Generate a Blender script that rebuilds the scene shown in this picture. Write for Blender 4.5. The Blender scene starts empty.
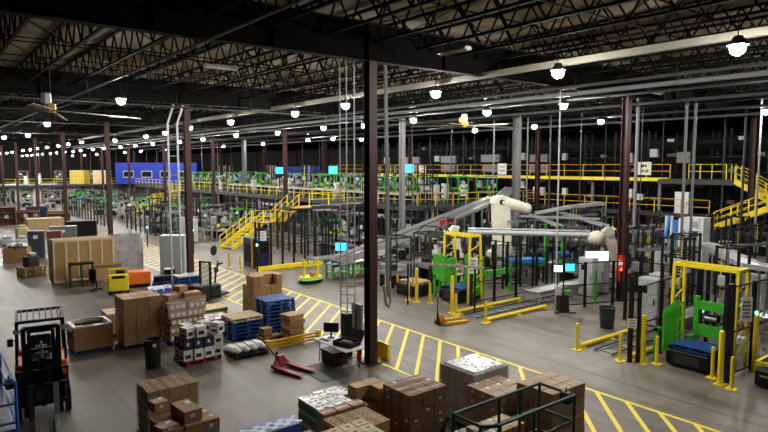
import bpy, math, random
from mathutils import Vector, Matrix
R = random.Random(7)
sc = bpy.context.scene
C = sc.collection
PI = math.pi

# ------------------------------------------------------------------ camera
F, HX, HY, CAMZ = 600.0, -90.0, 166.0, 6.5
pitch = math.atan((216 - HY) / F)
up_c = Vector((0, math.cos(pitch), math.sin(pitch)))
a_c = Vector((HX - 384, -(HY - 216), -F)).normalized()
a_c = (a_c - up_c * a_c.dot(up_c)).normalized()
b_c = a_c.cross(up_c)
RW = Matrix((b_c, a_c, up_c))              # camera space -> world
cam_d = bpy.data.cameras.new('camera')
cam = bpy.data.objects.new('camera', cam_d)
C.objects.link(cam)
cam.matrix_world = Matrix.Translation((0, 0, CAMZ)) @ RW.to_4x4()
cam_d.sensor_width = 36
cam_d.lens = F / 768 * 36
cam_d.clip_end = 500
sc.camera = cam

def ray(px, py):
    return RW @ Vector((px - 384, -(py - 216), -F))
def W(px, py, z=0.0):
    d = ray(px, py); t = (z - CAMZ) / d.z
    return d.x * t, d.y * t
def WX(px, py, X):
    d = ray(px, py); t = X / d.x
    return d.y * t, CAMZ + d.z * t
def WY(px, py, Y):
    d = ray(px, py); t = Y / d.y
    return d.x * t, CAMZ + d.z * t

# ------------------------------------------------------------------ materials
MATS = {}
def mat(name, col, rough=.6, metal=0.0, var=.12, scale=6.0, emit=None, alpha=None, bump=0.0, spec=.4):
    if name in MATS: return MATS[name]
    m = bpy.data.materials.new(name); m.use_nodes = True
    nt = m.node_tree; b = nt.nodes['Principled BSDF']
    b.inputs['Roughness'].default_value = rough
    b.inputs['Metallic'].default_value = metal
    b.inputs['Specular IOR Level'].default_value = spec
    if emit:
        b.inputs['Base Color'].default_value = (*col, 1)
        b.inputs['Emission Color'].default_value = (*col, 1)
        b.inputs['Emission Strength'].default_value = emit
    else:
        tc = nt.nodes.new('ShaderNodeTexCoord')
        nz = nt.nodes.new('ShaderNodeTexNoise'); nz.inputs['Scale'].default_value = scale
        nz.inputs['Detail'].default_value = 4
        nt.links.new(tc.outputs['Object'], nz.inputs['Vector'])
        oi = nt.nodes.new('ShaderNodeObjectInfo')
        ad = nt.nodes.new('ShaderNodeMath'); ad.operation = 'ADD'
        mu = nt.nodes.new('ShaderNodeMath'); mu.operation = 'MULTIPLY'; mu.inputs[1].default_value = .5
        nt.links.new(oi.outputs['Random'], mu.inputs[0])
        nt.links.new(nz.outputs['Fac'], ad.inputs[0]); nt.links.new(mu.outputs[0], ad.inputs[1])
        mr = nt.nodes.new('ShaderNodeMapRange')
        mr.inputs['From Min'].default_value = .3; mr.inputs['From Max'].default_value = 1.2
        mr.inputs['To Min'].default_value = 1 - var; mr.inputs['To Max'].default_value = 1 + var
        nt.links.new(ad.outputs[0], mr.inputs['Value'])
        vm = nt.nodes.new('ShaderNodeVectorMath'); vm.operation = 'SCALE'
        vm.inputs[0].default_value = col
        nt.links.new(mr.outputs['Result'], vm.inputs['Scale'])
        nt.links.new(vm.outputs['Vector'], b.inputs['Base Color'])
        if bump:
            bp = nt.nodes.new('ShaderNodeBump'); bp.inputs['Strength'].default_value = bump
            nt.links.new(nz.outputs['Fac'], bp.inputs['Height']); nt.links.new(bp.outputs['Normal'], b.inputs['Normal'])
    if alpha is not None: b.inputs['Alpha'].default_value = alpha
    MATS[name] = m
    return m
def hexc(h, g=2.2):
    return tuple((int(h[i:i+2], 16) / 255) ** g for i in (0, 2, 4))
black = mat('black_paint', (.005, .005, .006), .5, spec=.3)
dark = mat('dark_steel', (.005, .005, .006), .6, 0, spec=.2)
dgrey = mat('dark_grey_paint', (.034, .036, .039), .55, spec=.3)
grey = mat('grey_paint', (.18, .185, .19), .5)
lgrey = mat('light_grey_paint', (.42, .43, .44), .5)
white = mat('white_paint', (.72, .73, .72), .45)
cream = mat('cream_robot_paint', (.66, .62, .5), .4)
galv = mat('galvanised_steel', (.45, .46, .48), .35, .7)
alu = mat('aluminium_profile', (.5, .5, .52), .35, .6)
roller = mat('roller_steel', (.4, .41, .43), .3, .6)
yellow = mat('safety_yellow', (.82, .64, .015), .45)
dyellow = mat('amber_yellow', (.66, .36, .02), .45)
green = mat('machine_green', (.06, .42, .03), .42)
dgreen = mat('lift_green', (.012, .07, .03), .45)
blue = mat('pallet_blue', (.015, .07, .27), .5)
bblue = mat('office_blue', (.012, .04, .42), .5)
lblue = mat('tape_blue', (.05, .25, .7), .45)
redc = mat('jack_red', (.33, .03, .035), .5)
red = mat('signal_red', (.6, .02, .02), .4)
rust = mat('column_primer_red', (.038, .0085, .0065), .6)
orange = mat('bin_orange', (.72, .16, .03), .5)
wood = mat('pine_wood', (.5, .35, .18), .75, scale=9)
plywood = mat('crate_plywood', (.36, .225, .085), .75, scale=5)
palewood = mat('pale_pine_wood', (.6, .48, .3), .75)
brownwood = mat('brown_laminate', (.14, .05, .025), .5)
carton_m = mat('carton_brown', (.36, .21, .095), .8, var=.16)
carton_l = mat('carton_tan', (.44, .29, .155), .8, var=.14)
carton_d = mat('carton_dark_brown', (.17, .095, .055), .8, var=.14)
carton_p = mat('carton_pinkish', (.36, .255, .18), .8, var=.12)
tape = mat('packing_tape', (.30, .20, .11), .3)
label_m = mat('paper_label', (.75, .74, .7), .7)
wcart = mat('carton_white', (.7, .69, .66), .7, var=.06)
ccream = mat('carton_cream', (.68, .55, .33), .7)
print_b = mat('print_dark', (.02, .02, .02), .7)
print_g = mat('print_green', (.02, .16, .06), .6)
print_bl = mat('print_blue', (.03, .1, .5), .5)
wrapm = mat('wrap_grey_plastic', (.42, .42, .42), .25, bump=.6, scale=25, spec=.8)
film = mat('clear_stretch_film', (.8, .8, .8), .15, alpha=.16, bump=.5, scale=18, spec=.8)
silverw = mat('silver_foil_wrap', (.5, .51, .53), .28, .25, bump=1, scale=4, var=.35, spec=.9)
mgreen = mat('frame_green', (.045, .32, .025), .5)
rubber = mat('tyre_rubber', (.012, .012, .012), .8)
binm = mat('bin_plastic', (.02, .023, .027), .5)
belt = mat('belt_rubber', (.045, .045, .05), .6)
roofm = mat('roof_deck_beige', (.16, .122, .075), .9, var=.1, scale=.6)
truss = mat('truss_dark', (.0045, .0042, .004), .9, spec=.08)
beigeb = mat('beam_beige', (.14, .128, .1), .8)
wall_m = mat('wall_dark', (.01, .0105, .011), .9, scale=.5)
concrete_b = mat('curb_concrete', (.4, .38, .34), .8)
lampm = mat('lamp_glow', (1, .97, .91), emit=520)
cyan = mat('screen_cyan', (.05, .55, .95), emit=.75)
scr_w = mat('screen_white', (.75, .88, .95), emit=.9)
led_g = mat('beacon_green', (.1, 1, .4), emit=5)
led_r = mat('beacon_red', (1, .05, .03), emit=4)
linem = mat('floor_paint_yellow', (.82, .66, .05), .5, var=.18, scale=3)
glassm = mat('dark_screen_glass', (.01, .011, .013), .12)

def floor_material():
    m = bpy.data.materials.new('concrete_floor'); m.use_nodes = True
    nt = m.node_tree; b = nt.nodes['Principled BSDF']; L = nt.links.new
    tc = nt.nodes.new('ShaderNodeTexCoord')
    def noise(s, d=6, r=.6):
        n = nt.nodes.new('ShaderNodeTexNoise'); n.inputs['Scale'].default_value = s
        n.inputs['Detail'].default_value = d; n.inputs['Roughness'].default_value = r
        L(tc.outputs['Object'], n.inputs['Vector']); return n
    n1, n2, n3 = noise(.13), noise(.9), noise(9, 3)
    r1 = nt.nodes.new('ShaderNodeValToRGB')
    r1.color_ramp.elements[0].position = .33; r1.color_ramp.elements[0].color = (.108, .092, .072, 1)
    r1.color_ramp.elements[1].position = .66; r1.color_ramp.elements[1].color = (.215, .19, .157, 1)
    L(n1.outputs['Fac'], r1.inputs['Fac'])
    r2 = nt.nodes.new('ShaderNodeValToRGB')
    r2.color_ramp.elements[0].position = .3; r2.color_ramp.elements[0].color = (.58, .54, .5, 1)
    r2.color_ramp.elements[1].position = .62; r2.color_ramp.elements[1].color = (1.08, 1.08, 1.08, 1)
    L(n2.outputs['Fac'], r2.inputs['Fac'])
    r3 = nt.nodes.new('ShaderNodeMapRange'); r3.inputs['To Min'].default_value = .9; r3.inputs['To Max'].default_value = 1.1
    L(n3.outputs['Fac'], r3.inputs['Value'])
    mx = nt.nodes.new('ShaderNodeMix'); mx.data_type = 'RGBA'; mx.blend_type = 'MULTIPLY'; mx.inputs['Factor'].default_value = 1
    L(r1.outputs['Color'], mx.inputs['A']); L(r2.outputs['Color'], mx.inputs['B'])
    vm = nt.nodes.new('ShaderNodeVectorMath'); vm.operation = 'SCALE'
    L(mx.outputs['Result'], vm.inputs[0]); L(r3.outputs['Result'], vm.inputs['Scale'])
    # thin saw-cut joints on a grid
    br = nt.nodes.new('ShaderNodeTexBrick'); br.offset = 0; br.inputs['Scale'].default_value = 1
    br.inputs['Brick Width'].default_value = 5.5; br.inputs['Row Height'].default_value = 5.5
    br.inputs['Mortar Size'].default_value = .012; br.inputs['Mortar Smooth'].default_value = .3
    br.inputs['Color1'].default_value = br.inputs['Color2'].default_value = (1, 1, 1, 1)
    br.inputs['Mortar'].default_value = (.55, .55, .55, 1)
    L(tc.outputs['Object'], br.inputs['Vector'])
    m2 = nt.nodes.new('ShaderNodeMix'); m2.data_type = 'RGBA'; m2.blend_type = 'MULTIPLY'; m2.inputs['Factor'].default_value = 1
    L(vm.outputs['Vector'], m2.inputs['A']); L(br.outputs['Color'], m2.inputs['B'])
    L(m2.outputs['Result'], b.inputs['Base Color'])
    mp = nt.nodes.new('ShaderNodeMapping'); mp.inputs['Rotation'].default_value = (0, 0, .35); mp.inputs['Scale'].default_value = (1.6, .12, 1)
    L(tc.outputs['Object'], mp.inputs['Vector'])
    n4 = nt.nodes.new('ShaderNodeTexNoise'); n4.inputs['Scale'].default_value = 1.0; n4.inputs['Detail'].default_value = 5; n4.inputs['Distortion'].default_value = 1.2
    L(mp.outputs['Vector'], n4.inputs['Vector'])
    r4 = nt.nodes.new('ShaderNodeValToRGB'); r4.color_ramp.elements[0].position = .36; r4.color_ramp.elements[0].color = (.68, .65, .62, 1)
    r4.color_ramp.elements[1].position = .5; r4.color_ramp.elements[1].color = (1, 1, 1, 1); L(n4.outputs['Fac'], r4.inputs['Fac'])
    m3 = nt.nodes.new('ShaderNodeMix'); m3.data_type = 'RGBA'; m3.blend_type = 'MULTIPLY'; m3.inputs['Factor'].default_value = 1
    L(m2.outputs['Result'], m3.inputs['A']); L(r4.outputs['Color'], m3.inputs['B']); L(m3.outputs['Result'], b.inputs['Base Color'])
    mr = nt.nodes.new('ShaderNodeMapRange'); mr.inputs['To Min'].default_value = .35; mr.inputs['To Max'].default_value = .62
    L(n2.outputs['Fac'], mr.inputs['Value']); L(mr.outputs['Result'], b.inputs['Roughness'])
    return m
floorm = floor_material()

# ------------------------------------------------------------------ mesh helpers
SUB = {'handle': 'cabinet_door', 'display': 'cabinet_door', 'paper_label': 'cabinet_door', 'screen': 'screen_case', 'lettering': 'plate', 'light_tube': 'housing'}   # sub-parts
class MB:
    def __init__(s): s.v = []; s.f = []; s.m = []; s.mats = []
    def mi(s, m):
        if m not in s.mats: s.mats.append(m)
        return s.mats.index(m)
    def add(s, vs, fs, m):
        o = len(s.v); i = s.mi(m)
        s.v += [tuple(v) for v in vs]
        for f in fs: s.f.append(tuple(o + k for k in f)); s.m.append(i)
        return s
    def bx(s, x0, x1, y0, y1, z0, z1, m):
        vs = [(x, y, z) for z in (z0, z1) for y in (y0, y1) for x in (x0, x1)]
        return s.add(vs, [(0, 2, 3, 1), (4, 5, 7, 6), (0, 1, 5, 4), (1, 3, 7, 5), (3, 2, 6, 7), (2, 0, 4, 6)], m)
    def box(s, cx, cy, cz, sx, sy, sz, m, rz=0, ry=0, rx=0):
        vs = [Vector((x * sx / 2, y * sy / 2, z * sz / 2)) for z in (-1, 1) for y in (-1, 1) for x in (-1, 1)]
        if rz or ry or rx:
            M = Matrix.Rotation(rz, 3, 'Z') @ Matrix.Rotation(ry, 3, 'Y') @ Matrix.Rotation(rx, 3, 'X')
            vs = [M @ v for v in vs]
        vs = [v + Vector((cx, cy, cz)) for v in vs]
        return s.add(vs, [(0, 2, 3, 1), (4, 5, 7, 6), (0, 1, 5, 4), (1, 3, 7, 5), (3, 2, 6, 7), (2, 0, 4, 6)], m)
    def cbox(s, cx, cy, cz, sx, sy, sz, m, c=.02):      # chamfered box
        x, y, z = sx / 2, sy / 2, sz / 2; c = min(c, x * .9, y * .9, z * .9)
        pts = []
        for (zz, k) in ((-z, 1), (-z + c, 0), (z - c, 0), (z, 1)):
            a, b = x - c * k, y - c * k
            pts += [(-a + c, -b), (a - c, -b), (a, -b + c), (a, b - c), (a - c, b), (-a + c, b), (-a, b - c), (-a, -b + c)]
            pts[-8:] = [(cx + p[0], cy + p[1], cz + zz) for p in pts[-8:]]
        fs = [tuple(range(7, -1, -1)), tuple(range(24, 32))]
        for r in range(3):
            for k in range(8):
                j = (k + 1) % 8
                fs.append((r * 8 + k, r * 8 + j, r * 8 + 8 + j, r * 8 + 8 + k))
        return s.add(pts, fs, m)
    def bar(s, p, q, w, h, m):
        p, q = Vector(p), Vector(q); d = (q - p).normalized()
        u = Vector((0, 0, 1)) if abs(d.z) < .95 else Vector((1, 0, 0))
        r = d.cross(u).normalized(); u = r.cross(d).normalized()
        vs = [c + r * (w / 2 * a) + u * (h / 2 * b) for c in (p, q) for a, b in ((-1, -1), (1, -1), (1, 1), (-1, 1))]
        return s.add(vs, [(3, 2, 1, 0), (4, 5, 6, 7), (0, 1, 5, 4), (1, 2, 6, 5), (2, 3, 7, 6), (3, 0, 4, 7)], m)
    def tube(s, p, q, r, m, n=8, r2=None):
        p, q = Vector(p), Vector(q); d = (q - p).normalized()
        u = Vector((0, 0, 1)) if abs(d.z) < .95 else Vector((1, 0, 0))
        a = d.cross(u).normalized(); b = a.cross(d)
        r2 = r if r2 is None else r2
        vs = [c + (a * math.cos(t) + b * math.sin(t)) * rr for c, rr in ((p, r), (q, r2)) for t in [2 * PI * k / n for k in range(n)]]
        fs = [tuple(range(n)), tuple(range(2 * n - 1, n - 1, -1))]
        fs += [(k, n + k, n + (k + 1) % n, (k + 1) % n) for k in range(n)]
        return s.add(vs, fs, m)
    def path(s, pts, r, m, n=8):
        for a, b in zip(pts, pts[1:]): s.tube(a, b, r, m, n)
        for a in pts[1:-1]: s.ball(a, r * 1.02, m, 6, 4)
        return s
    def ball(s, c, r, m, n=12, k=8, sz=1, half=0):
        vs, fs = [], []
        lat = [PI * i / k for i in range(k + 1)]
        if half: lat = [PI / 2 + PI / 2 * i / k for i in range(k + 1)]
        for t in lat:
            for j in range(n):
                a = 2 * PI * j / n
                vs.append((c[0] + r * math.sin(t) * math.cos(a), c[1] + r * math.sin(t) * math.sin(a), c[2] + r * math.cos(t) * sz))
        for i in range(k):
            for j in range(n):
                fs.append((i * n + j, (i + 1) * n + j, (i + 1) * n + (j + 1) % n, i * n + (j + 1) % n))
        return s.add(vs, fs, m)
    def lathe(s, c, prof, m, n=16):
        vs, fs = [], []
        for r, z in prof:
            for j in range(n):
                a = 2 * PI * j / n; vs.append((c[0] + r * math.cos(a), c[1] + r * math.sin(a), c[2] + z))
        for i in range(len(prof) - 1):
            for j in range(n): fs.append((i * n + j, i * n + (j + 1) % n, (i + 1) * n + (j + 1) % n, (i + 1) * n + j))
        return s.add(vs, fs, m)
    def prism(s, poly, ax, lo, hi, m):                    # poly extruded along axis ax
        def P(a, b, t): return {'x': (t, a, b), 'y': (a, t, b), 'z': (a, b, t)}[ax]
        n = len(poly)
        vs = [P(a, b, lo) for a, b in poly] + [P(a, b, hi) for a, b in poly]
        fs = [tuple(range(n)), tuple(range(2 * n - 1, n - 1, -1))] + [(k, n + k, n + (k + 1) % n, (k + 1) % n) for k in range(n)]
        return s.add(vs, fs, m)
    def build(s, name, parent=None, smooth=False, loc=None, rz=0):
        me = bpy.data.meshes.new(name)
        me.from_pydata(s.v, [], s.f)
        for m in s.mats: me.materials.append(m)
        me.polygons.foreach_set('material_index', s.m)
        me.update()
        if smooth:
            me.polygons.foreach_set('use_smooth', [True] * len(me.polygons))
            try: me.set_sharp_from_angle(angle=math.radians(40))
            except Exception: pass
        o = bpy.data.objects.new(name, me); C.objects.link(o)
        if parent:
            k = SUB.get(name)
            if k:
                for c in reversed(parent.children):
                    if c.name.split('.')[0] == k: parent = c; break
            o.parent = parent
        if loc: o.location = loc
        o.rotation_euler.z = rz
        return o

def tag(o, label=None, cat=None, group=None, kind=None):
    if label: o['label'] = label
    if cat: o['category'] = cat
    if group: o['group'] = group
    if kind: o['kind'] = kind
    return o
def thing(name, label, cat, loc=(0, 0, 0), rz=0, group=None):
    o = bpy.data.objects.new(name, None); C.objects.link(o)
    o.location = loc; o.rotation_euler.z = rz; o.empty_display_size = .1
    return tag(o, label, cat, group)
def dup(root, loc=None, rz=None, label=None, group=None):
    r = root.copy(); C.objects.link(r)
    if loc is not None: r.location = loc
    if rz is not None: r.rotation_euler.z = rz
    if label: r['label'] = label
    if group: r['group'] = group
    for ch in list(root.children):
        c = ch.copy(); C.objects.link(c); c.parent = r
        for g in ch.children:
            d = g.copy(); C.objects.link(d); d.parent = c
    return r
class Proto:
    """first use is the original, later ones are copies"""
    def __init__(s, root): s.r = root; s.used = False
    def put(s, loc, rz=0, label=None, group=None):
        if not s.used:
            s.used = True; o = s.r; o.location = loc; o.rotation_euler.z = rz
            if label: o['label'] = label
            if group: o['group'] = group
            return o
        return dup(s.r, loc, rz, label, group)

# ------------------------------------------------------------------ shell
YG = [-1.1 + 16.6 * k for k in range(0, 13)]      # girder / column rows
XC = [-18.4, -3.2, 11.9, 27.0, 42.0, 57.0]
X0, X1, Y0, Y1, ZR = -26, 66, -14, 205, 11.3
o = MB().add([(X0, Y0, 0), (X1, Y0, 0), (X1, Y1, 0), (X0, Y1, 0)], [(0, 1, 2, 3)], floorm).build('floor'); tag(o, kind='structure')
o = MB().bx(X0, X1, Y0, Y1, ZR, ZR + .2, roofm).build('ceiling'); tag(o, kind='structure')
for nm, a in (('wall_left', (X0 - .3, X0, Y0, Y1)), ('wall_right', (X1, X1 + .3, Y0, Y1)), ('wall_back', (X0, X1, Y1, Y1 + .3)), ('wall_front', (X0, X1, Y0 - .3, Y0))):
    o = MB().bx(*a, 0, ZR, wall_m).build(nm); tag(o, kind='structure')
# columns
cm = MB()
for s in (-1, 1): cm.bx(-.15, .15, s * .15 - .012, s * .15 + .012, 0, 9.8, rust)
cm.bx(-.012, .012, -.15, .15, 0, 9.8, rust); cm.bx(-.28, .28, -.28, .28, 0, .03, rust)
gm = MB()
for s in (-1, 1): gm.bx(-.15, .15, s * .15 - .012, s * .15 + .012, 0, 9.8, grey)
gm.bx(-.012, .012, -.15, .15, 0, 9.8, grey); gm.bx(-.28, .28, -.28, .28, 0, .03, grey)
first = None
for xi, x in enumerate(XC):
    for yi, y in enumerate(YG):
        if x == 57 and y < 30 or y < 10: continue
        if x == 27 and abs(y - 32.1) < .2: o = gm.build('column')
        elif first is None: o = first = cm.build('column')
        else: o = first.copy(); C.objects.link(o)
        o.location = (x - .25 if abs(x - 11.9) + abs(y - 15.5) < 1 else x - .12, y, 0); tag(o, kind='structure')
# girders along X
for y in YG:
    g = MB(); g.bx(X0, X1, y - .015, y + .015, 9.8, 10.95, truss); g.bx(X0, X1, y - .16, y + .16, 9.8, 9.83, truss); g.bx(X0, X1, y - .16, y + .16, 10.92, 10.95, truss)
    x = X0 + 1.2
    while x < X1: g.bx(x - .01, x + .01, y - .14, y + .14, 9.83, 10.92, truss); x += 3.3
    tag(g.build('roof_beam'), kind='structure')
# open web joists along Y
j = MB(); zt, zb = 11.2, 10.2
j.bx(-.055, .055, Y0, Y1, zt - .04, zt + .04, truss)
for a, b in zip(YG, YG[1:] + [YG[-1] + 8]):
    j.bx(-.045, .045, a + .9, b - .9, zb - .035, zb + .035, truss)
    n = 12; st = (b - a - 1.8) / n
    for k in range(n):
        y = a + .9 + k * st
        j.bar((0, y, zb), (0, y + st / 2, zt), .045, .045, truss); j.bar((0, y + st / 2, zt), (0, y + st, zb), .045, .045, truss)
    j.bar((0, a + .1, zt), (0, a + .9, zb), .05, .05, truss); j.bar((0, b - .1, zt), (0, b - .9, zb), .05, .05, truss)
first = None; x = X0 + 1.0
while x < X1:
    if first is None: first = o = j.build('roof_truss_beam')
    else: o = first.copy(); C.objects.link(o)
    o.location = (x, 0, 0); tag(o, kind='structure'); x += 1.72
# bridging rods along X and diagonal bracing between joists
first = None
for y in [Y0 + 2 + 4.15 * k for k in range(40)]:
    if min(abs(y - g) for g in YG) < .5: continue
    if first is None:
        b = MB(); b.bx(X0, X1, -.02, .02, zb + .02, zb + .06, truss); b.bx(X0, X1, -.02, .02, zt - .1, zt - .06, truss)
        k = X0 + 1.0; s = 0
        while k + 1.72 < X1:
            b.bar((k, 0, zb + .04), (k + 1.72, 0, zt - .08), .03, .03, truss) if s % 2 else b.bar((k, 0, zt - .08), (k + 1.72, 0, zb + .04), .03, .03, truss)
            k += 1.72; s += 1
        first = o = b.build('roof_bridging_beam')
    else: o = first.copy(); C.objects.link(o)
    o.location = (0, y, 0); tag(o, kind='structure')

# ducts and pipes under the roof
def pipe(X, z, r, m, y0, y1, label, cat='pipe', grp=None, sq=False, along='y'):
    b = MB()
    if sq: b.bx(X - r, X + r, y0, y1, z - r, z + r, m)
    elif along == 'y': b.tube((X, y0, z), (X, y1, z), r, m, 10)
    else: b.tube((y0, X, z), (y1, X, z), r, m, 10)
    k = y0 + 2
    while k < min(y1, 90):
        if along == 'y': b.bx(X - .015, X + .015, k - .02, k + .02, z, 10.2, dark)
        else: b.bx(k - .02, k + .02, X - .015, X + .015, z, 10.2, dark)
        k += 4.15
    return tag(b.build('ceiling_duct' if sq else 'ceiling_pipe'), label, cat, grp)
pipe(16.9, 9.85, .1, beigeb, -8, 84, 'long square beige duct hung under the roof above the yellow floor hatching', 'duct', sq=True)
G = 'parallel grey pipes under the roof on the right'
for X, z, r, m in ((21.6, 9.75, .07, dgrey), (23.3, 9.7, .1, grey), (25.4, 9.7, .07, dgrey), (28.9, 9.6, .09, dgrey), (31.5, 9.7, .07, dgrey), (34.8, 9.6, .08, dgrey), (38.5, 9.5, .09, dgrey)):
    pipe(X, z, r, m, -8, 120, 'grey service pipe running away under the roof right of the beige duct', grp=G)
pipe(6.2, 9.75, .045, dgrey, 10, 160, 'thin dark conduit running away under the roof at upper left')
for Y in (31.4, 48.2, 64.8):
    pipe(Y, 9.55, .045, dgrey, -20, 50, 'thin cross pipe hung under the roof girders', grp='cross pipes below the girders', along='x')

# ------------------------------------------------------------------ ceiling lamps
lamp = thing('ceiling_lamp', '', 'lamp')
b = MB(); b.lathe((0, 0, 0), [(.0, .26), (.1, .26), (.13, .2), (.2, .12), (.24, .04), (.22, .04), (.16, .12)], dgrey, 16); b.build('housing', lamp, True)
b = MB(); b.ball((0, 0, -.04), .175, lampm, 16, 10, .9); b.build('diffuser', lamp, True)
b = MB(); b.tube((0, 0, .2), (0, 0, .85), .015, dark, 6); b.build('rod', lamp)
LP = Proto(lamp); spots = []
ZL = 9.35
def put_lamp(x, y, label, g='high bay lamps'):
    LP.put((x, y, ZL), 0, label, g); spots.append((x, y))
for px, py, l in ((737.7, 47, 'glowing high bay lamp nearest the top right corner'), (558, 72, 'glowing high bay lamp right of the dark column, beside the beige duct'),
                  (435.7, 93, 'glowing high bay lamp just right of the near dark column'), (295, 113, 'glowing high bay lamp left of the tall cable mast'),
                  (121, 100, 'glowing high bay lamp beside the yellow-hubbed ceiling fan'), (563.5, 105, 'small high bay lamp above the pole of the screen kiosk'),
                  (487, 112, 'high bay lamp right of the far ceiling fan'), (601, 121, 'high bay lamp left of the red column at right'),
                  (766, 111, 'high bay lamp at the right edge of the roof')):
    put_lamp(*W(px, py, ZL), l)
GL = 'glowing high bay lamp in the long rows farther down the hall'
for px, py in ((475, 130), (364, 125), (323.6, 127.5), (308, 139.6), (333, 138.6), (361.5, 139), (236, 135), (190, 127.5), (165, 132.5), (146, 136), (115, 140), (28, 135)):
    put_lamp(*W(px, py, ZL), GL, 'far rows of high bay lamps')
for X in (-12, -2, 7.4, 16.4, 24.6, 35.3):
    y = 62 if X > 0 else 90
    if X > 30: y = 70
    k = 0
    while y < 200:
        if all(abs(X - a) + abs(y - b_) > 4.5 for a, b_ in spots):
            put_lamp(X + R.uniform(-.3, .3), y, GL, 'far rows of high bay lamps')
        y += 8.2 if X in (7.4, 16.4, 24.6) else 12.5
for X, Y in ((16.2, 23.5), (24.6, 28.3), (35.4, 27.5), (16.4, 36.8), (24.7, 46), (7.4, 46), (24.6, 7.5), (-4, 48)):
    if all(abs(X - a) + abs(Y - b_) > 3 for a, b_ in spots): put_lamp(X, Y, GL, 'far rows of high bay lamps')
# unlit tube fixtures
fx = thing('strip_light', '', 'light fixture')
b = MB(); b.prism([(-.16, 0), (-.1, .09), (.1, .09), (.16, 0)], 'x', -.6, .6, lgrey); b.build('housing', fx)
b = MB(); b.tube((-.58, 0, -.02), (.58, 0, -.02), .03, white, 8); b.build('light_tube', fx)
b = MB(); b.bx(-.5, -.48, -.01, .01, .09, .25, dark); b.bx(.48, .5, -.01, .01, .09, .25, dark); b.build('hanger', fx)
FP = Proto(fx)
for px, py, rz, l in ((454, 52, PI / 2, 'unlit white strip light fixture under the dark girder'), (221, 68, 0, 'unlit white strip light fixture among the roof trusses at left'),
                      (655, 93, 0, 'unlit white strip light fixture under the grey pipes at right'), (118, 117, 0, 'unlit white strip light fixture beside the near ceiling fan')):
    x, y = W(px, py, 9.95); FP.put((x, y, 9.95), rz, l)

# big ceiling fans
def fan(x, y, z, r, label, a0):
    t = thing('ceiling_fan', label, 'fan', (x, y, z), a0)
    b = MB(); b.tube((0, 0, .3), (0, 0, 10.2 - z), .05, dark); b.build('downrod', t)
    b = MB(); b.cbox(0, 0, .1, .34, .34, .34, dyellow, .05); b.cbox(.0, .22, .34, .2, .22, .3, yellow, .03); b.build('hub', t)
    b = MB(); b.cbox(-.12, 0, .45, .28, .3, .42, white, .04); b.build('motor', t)
    for k in range(6):
        a = k * PI / 3
        b = MB(); d = Vector((math.cos(a), math.sin(a), 0)); n = Vector((-d.y, d.x, 0))
        vs = []
        for q, w in ((.2, .09), (.6, .12), (r * .8, .1), (r, .08)):
            zz = -.03 * q
            for s, e in ((-1, -.02), (1, .03)):
                p = d * q + n * w * s; vs += [(p.x, p.y, zz + e), (p.x, p.y, zz + e + .02)]
        fs = []
        for i in range(3):
            o_ = i * 4
            fs += [(o_, o_ + 4, o_ + 6, o_ + 2), (o_ + 1, o_ + 3, o_ + 7, o_ + 5), (o_, o_ + 1, o_ + 5, o_ + 4), (o_ + 2, o_ + 6, o_ + 7, o_ + 3)]
        fs += [(0, 2, 3, 1), (12, 13, 15, 14)]
        b.add(vs, fs, beigeb); b.build('blade', t)
x, y = W(50, 108, 8.7); fan(x, y, 8.6, 3.6, 'large six-blade ceiling fan with yellow hub and white motor at upper left', .2)
x, y = W(465, 124, 8.9); fan(x, y, 8.8, 3.2, 'large six-blade ceiling fan with yellow hub above the middle machines', .5)

# ------------------------------------------------------------------ floor markings
b = MB(); z = .006
XL, XR = 11.9, 15.25
b.bx(XR - .06, XR + .06, -6, 62, .001, z, linem); b.bx(XL - .05, XL + .05, -6, 62, .001, z, linem)
y = -5.0
while y < 61:
    w = .085
    x0, x1 = XL + .05, XR - .06
    L_ = x1 - x0
    b.add([(x0, y - w, z), (x1, y + L_ - w, z), (x1, y + L_ + w, z), (x0, y + w, z)], [(0, 1, 2, 3)], linem); y += .93
tag(b.build('floor_marking'), kind='structure')
# ------------------------------------------------------------------ pallets
def pallet_mesh(m, name='pallet', lx=1.22, ly=1.02):
    t = thing(name, '', 'pallet')
    b = MB()
    for k in range(7): w = .1; y = -ly / 2 + w / 2 + k * (ly - w) / 6; b.bx(-lx / 2, lx / 2, y - w / 2, y + w / 2, .122, .142, m)
    b.build('top_deck', t)
    for x in (-lx / 2 + .03, 0, lx / 2 - .03):
        b = MB()
        for y in (-ly / 2 + .08, 0, ly / 2 - .08): b.bx(x - .05 + (.02 if x < 0 else -.02 if x > 0 else 0), x + .05 + (.02 if x < 0 else -.02 if x > 0 else 0), y - .07, y + .07, .02, .102, m)
        b.bx(x - .04, x + .04, -ly / 2, ly / 2, .102, .122, m)
        b.build('stringer', t)
    b = MB()
    for y in (-ly / 2 + .06, 0, ly / 2 - .06): b.bx(-lx / 2, lx / 2, y - .06, y + .06, 0, .02, m)
    b.build('bottom_deck', t)
    return Proto(t)
P_blue = pallet_mesh(blue); P_wood = pallet_mesh(wood); P_red = pallet_mesh(mat('pallet_red', (.3, .02, .03), .5)); P_blk = pallet_mesh(dgrey)

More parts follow.
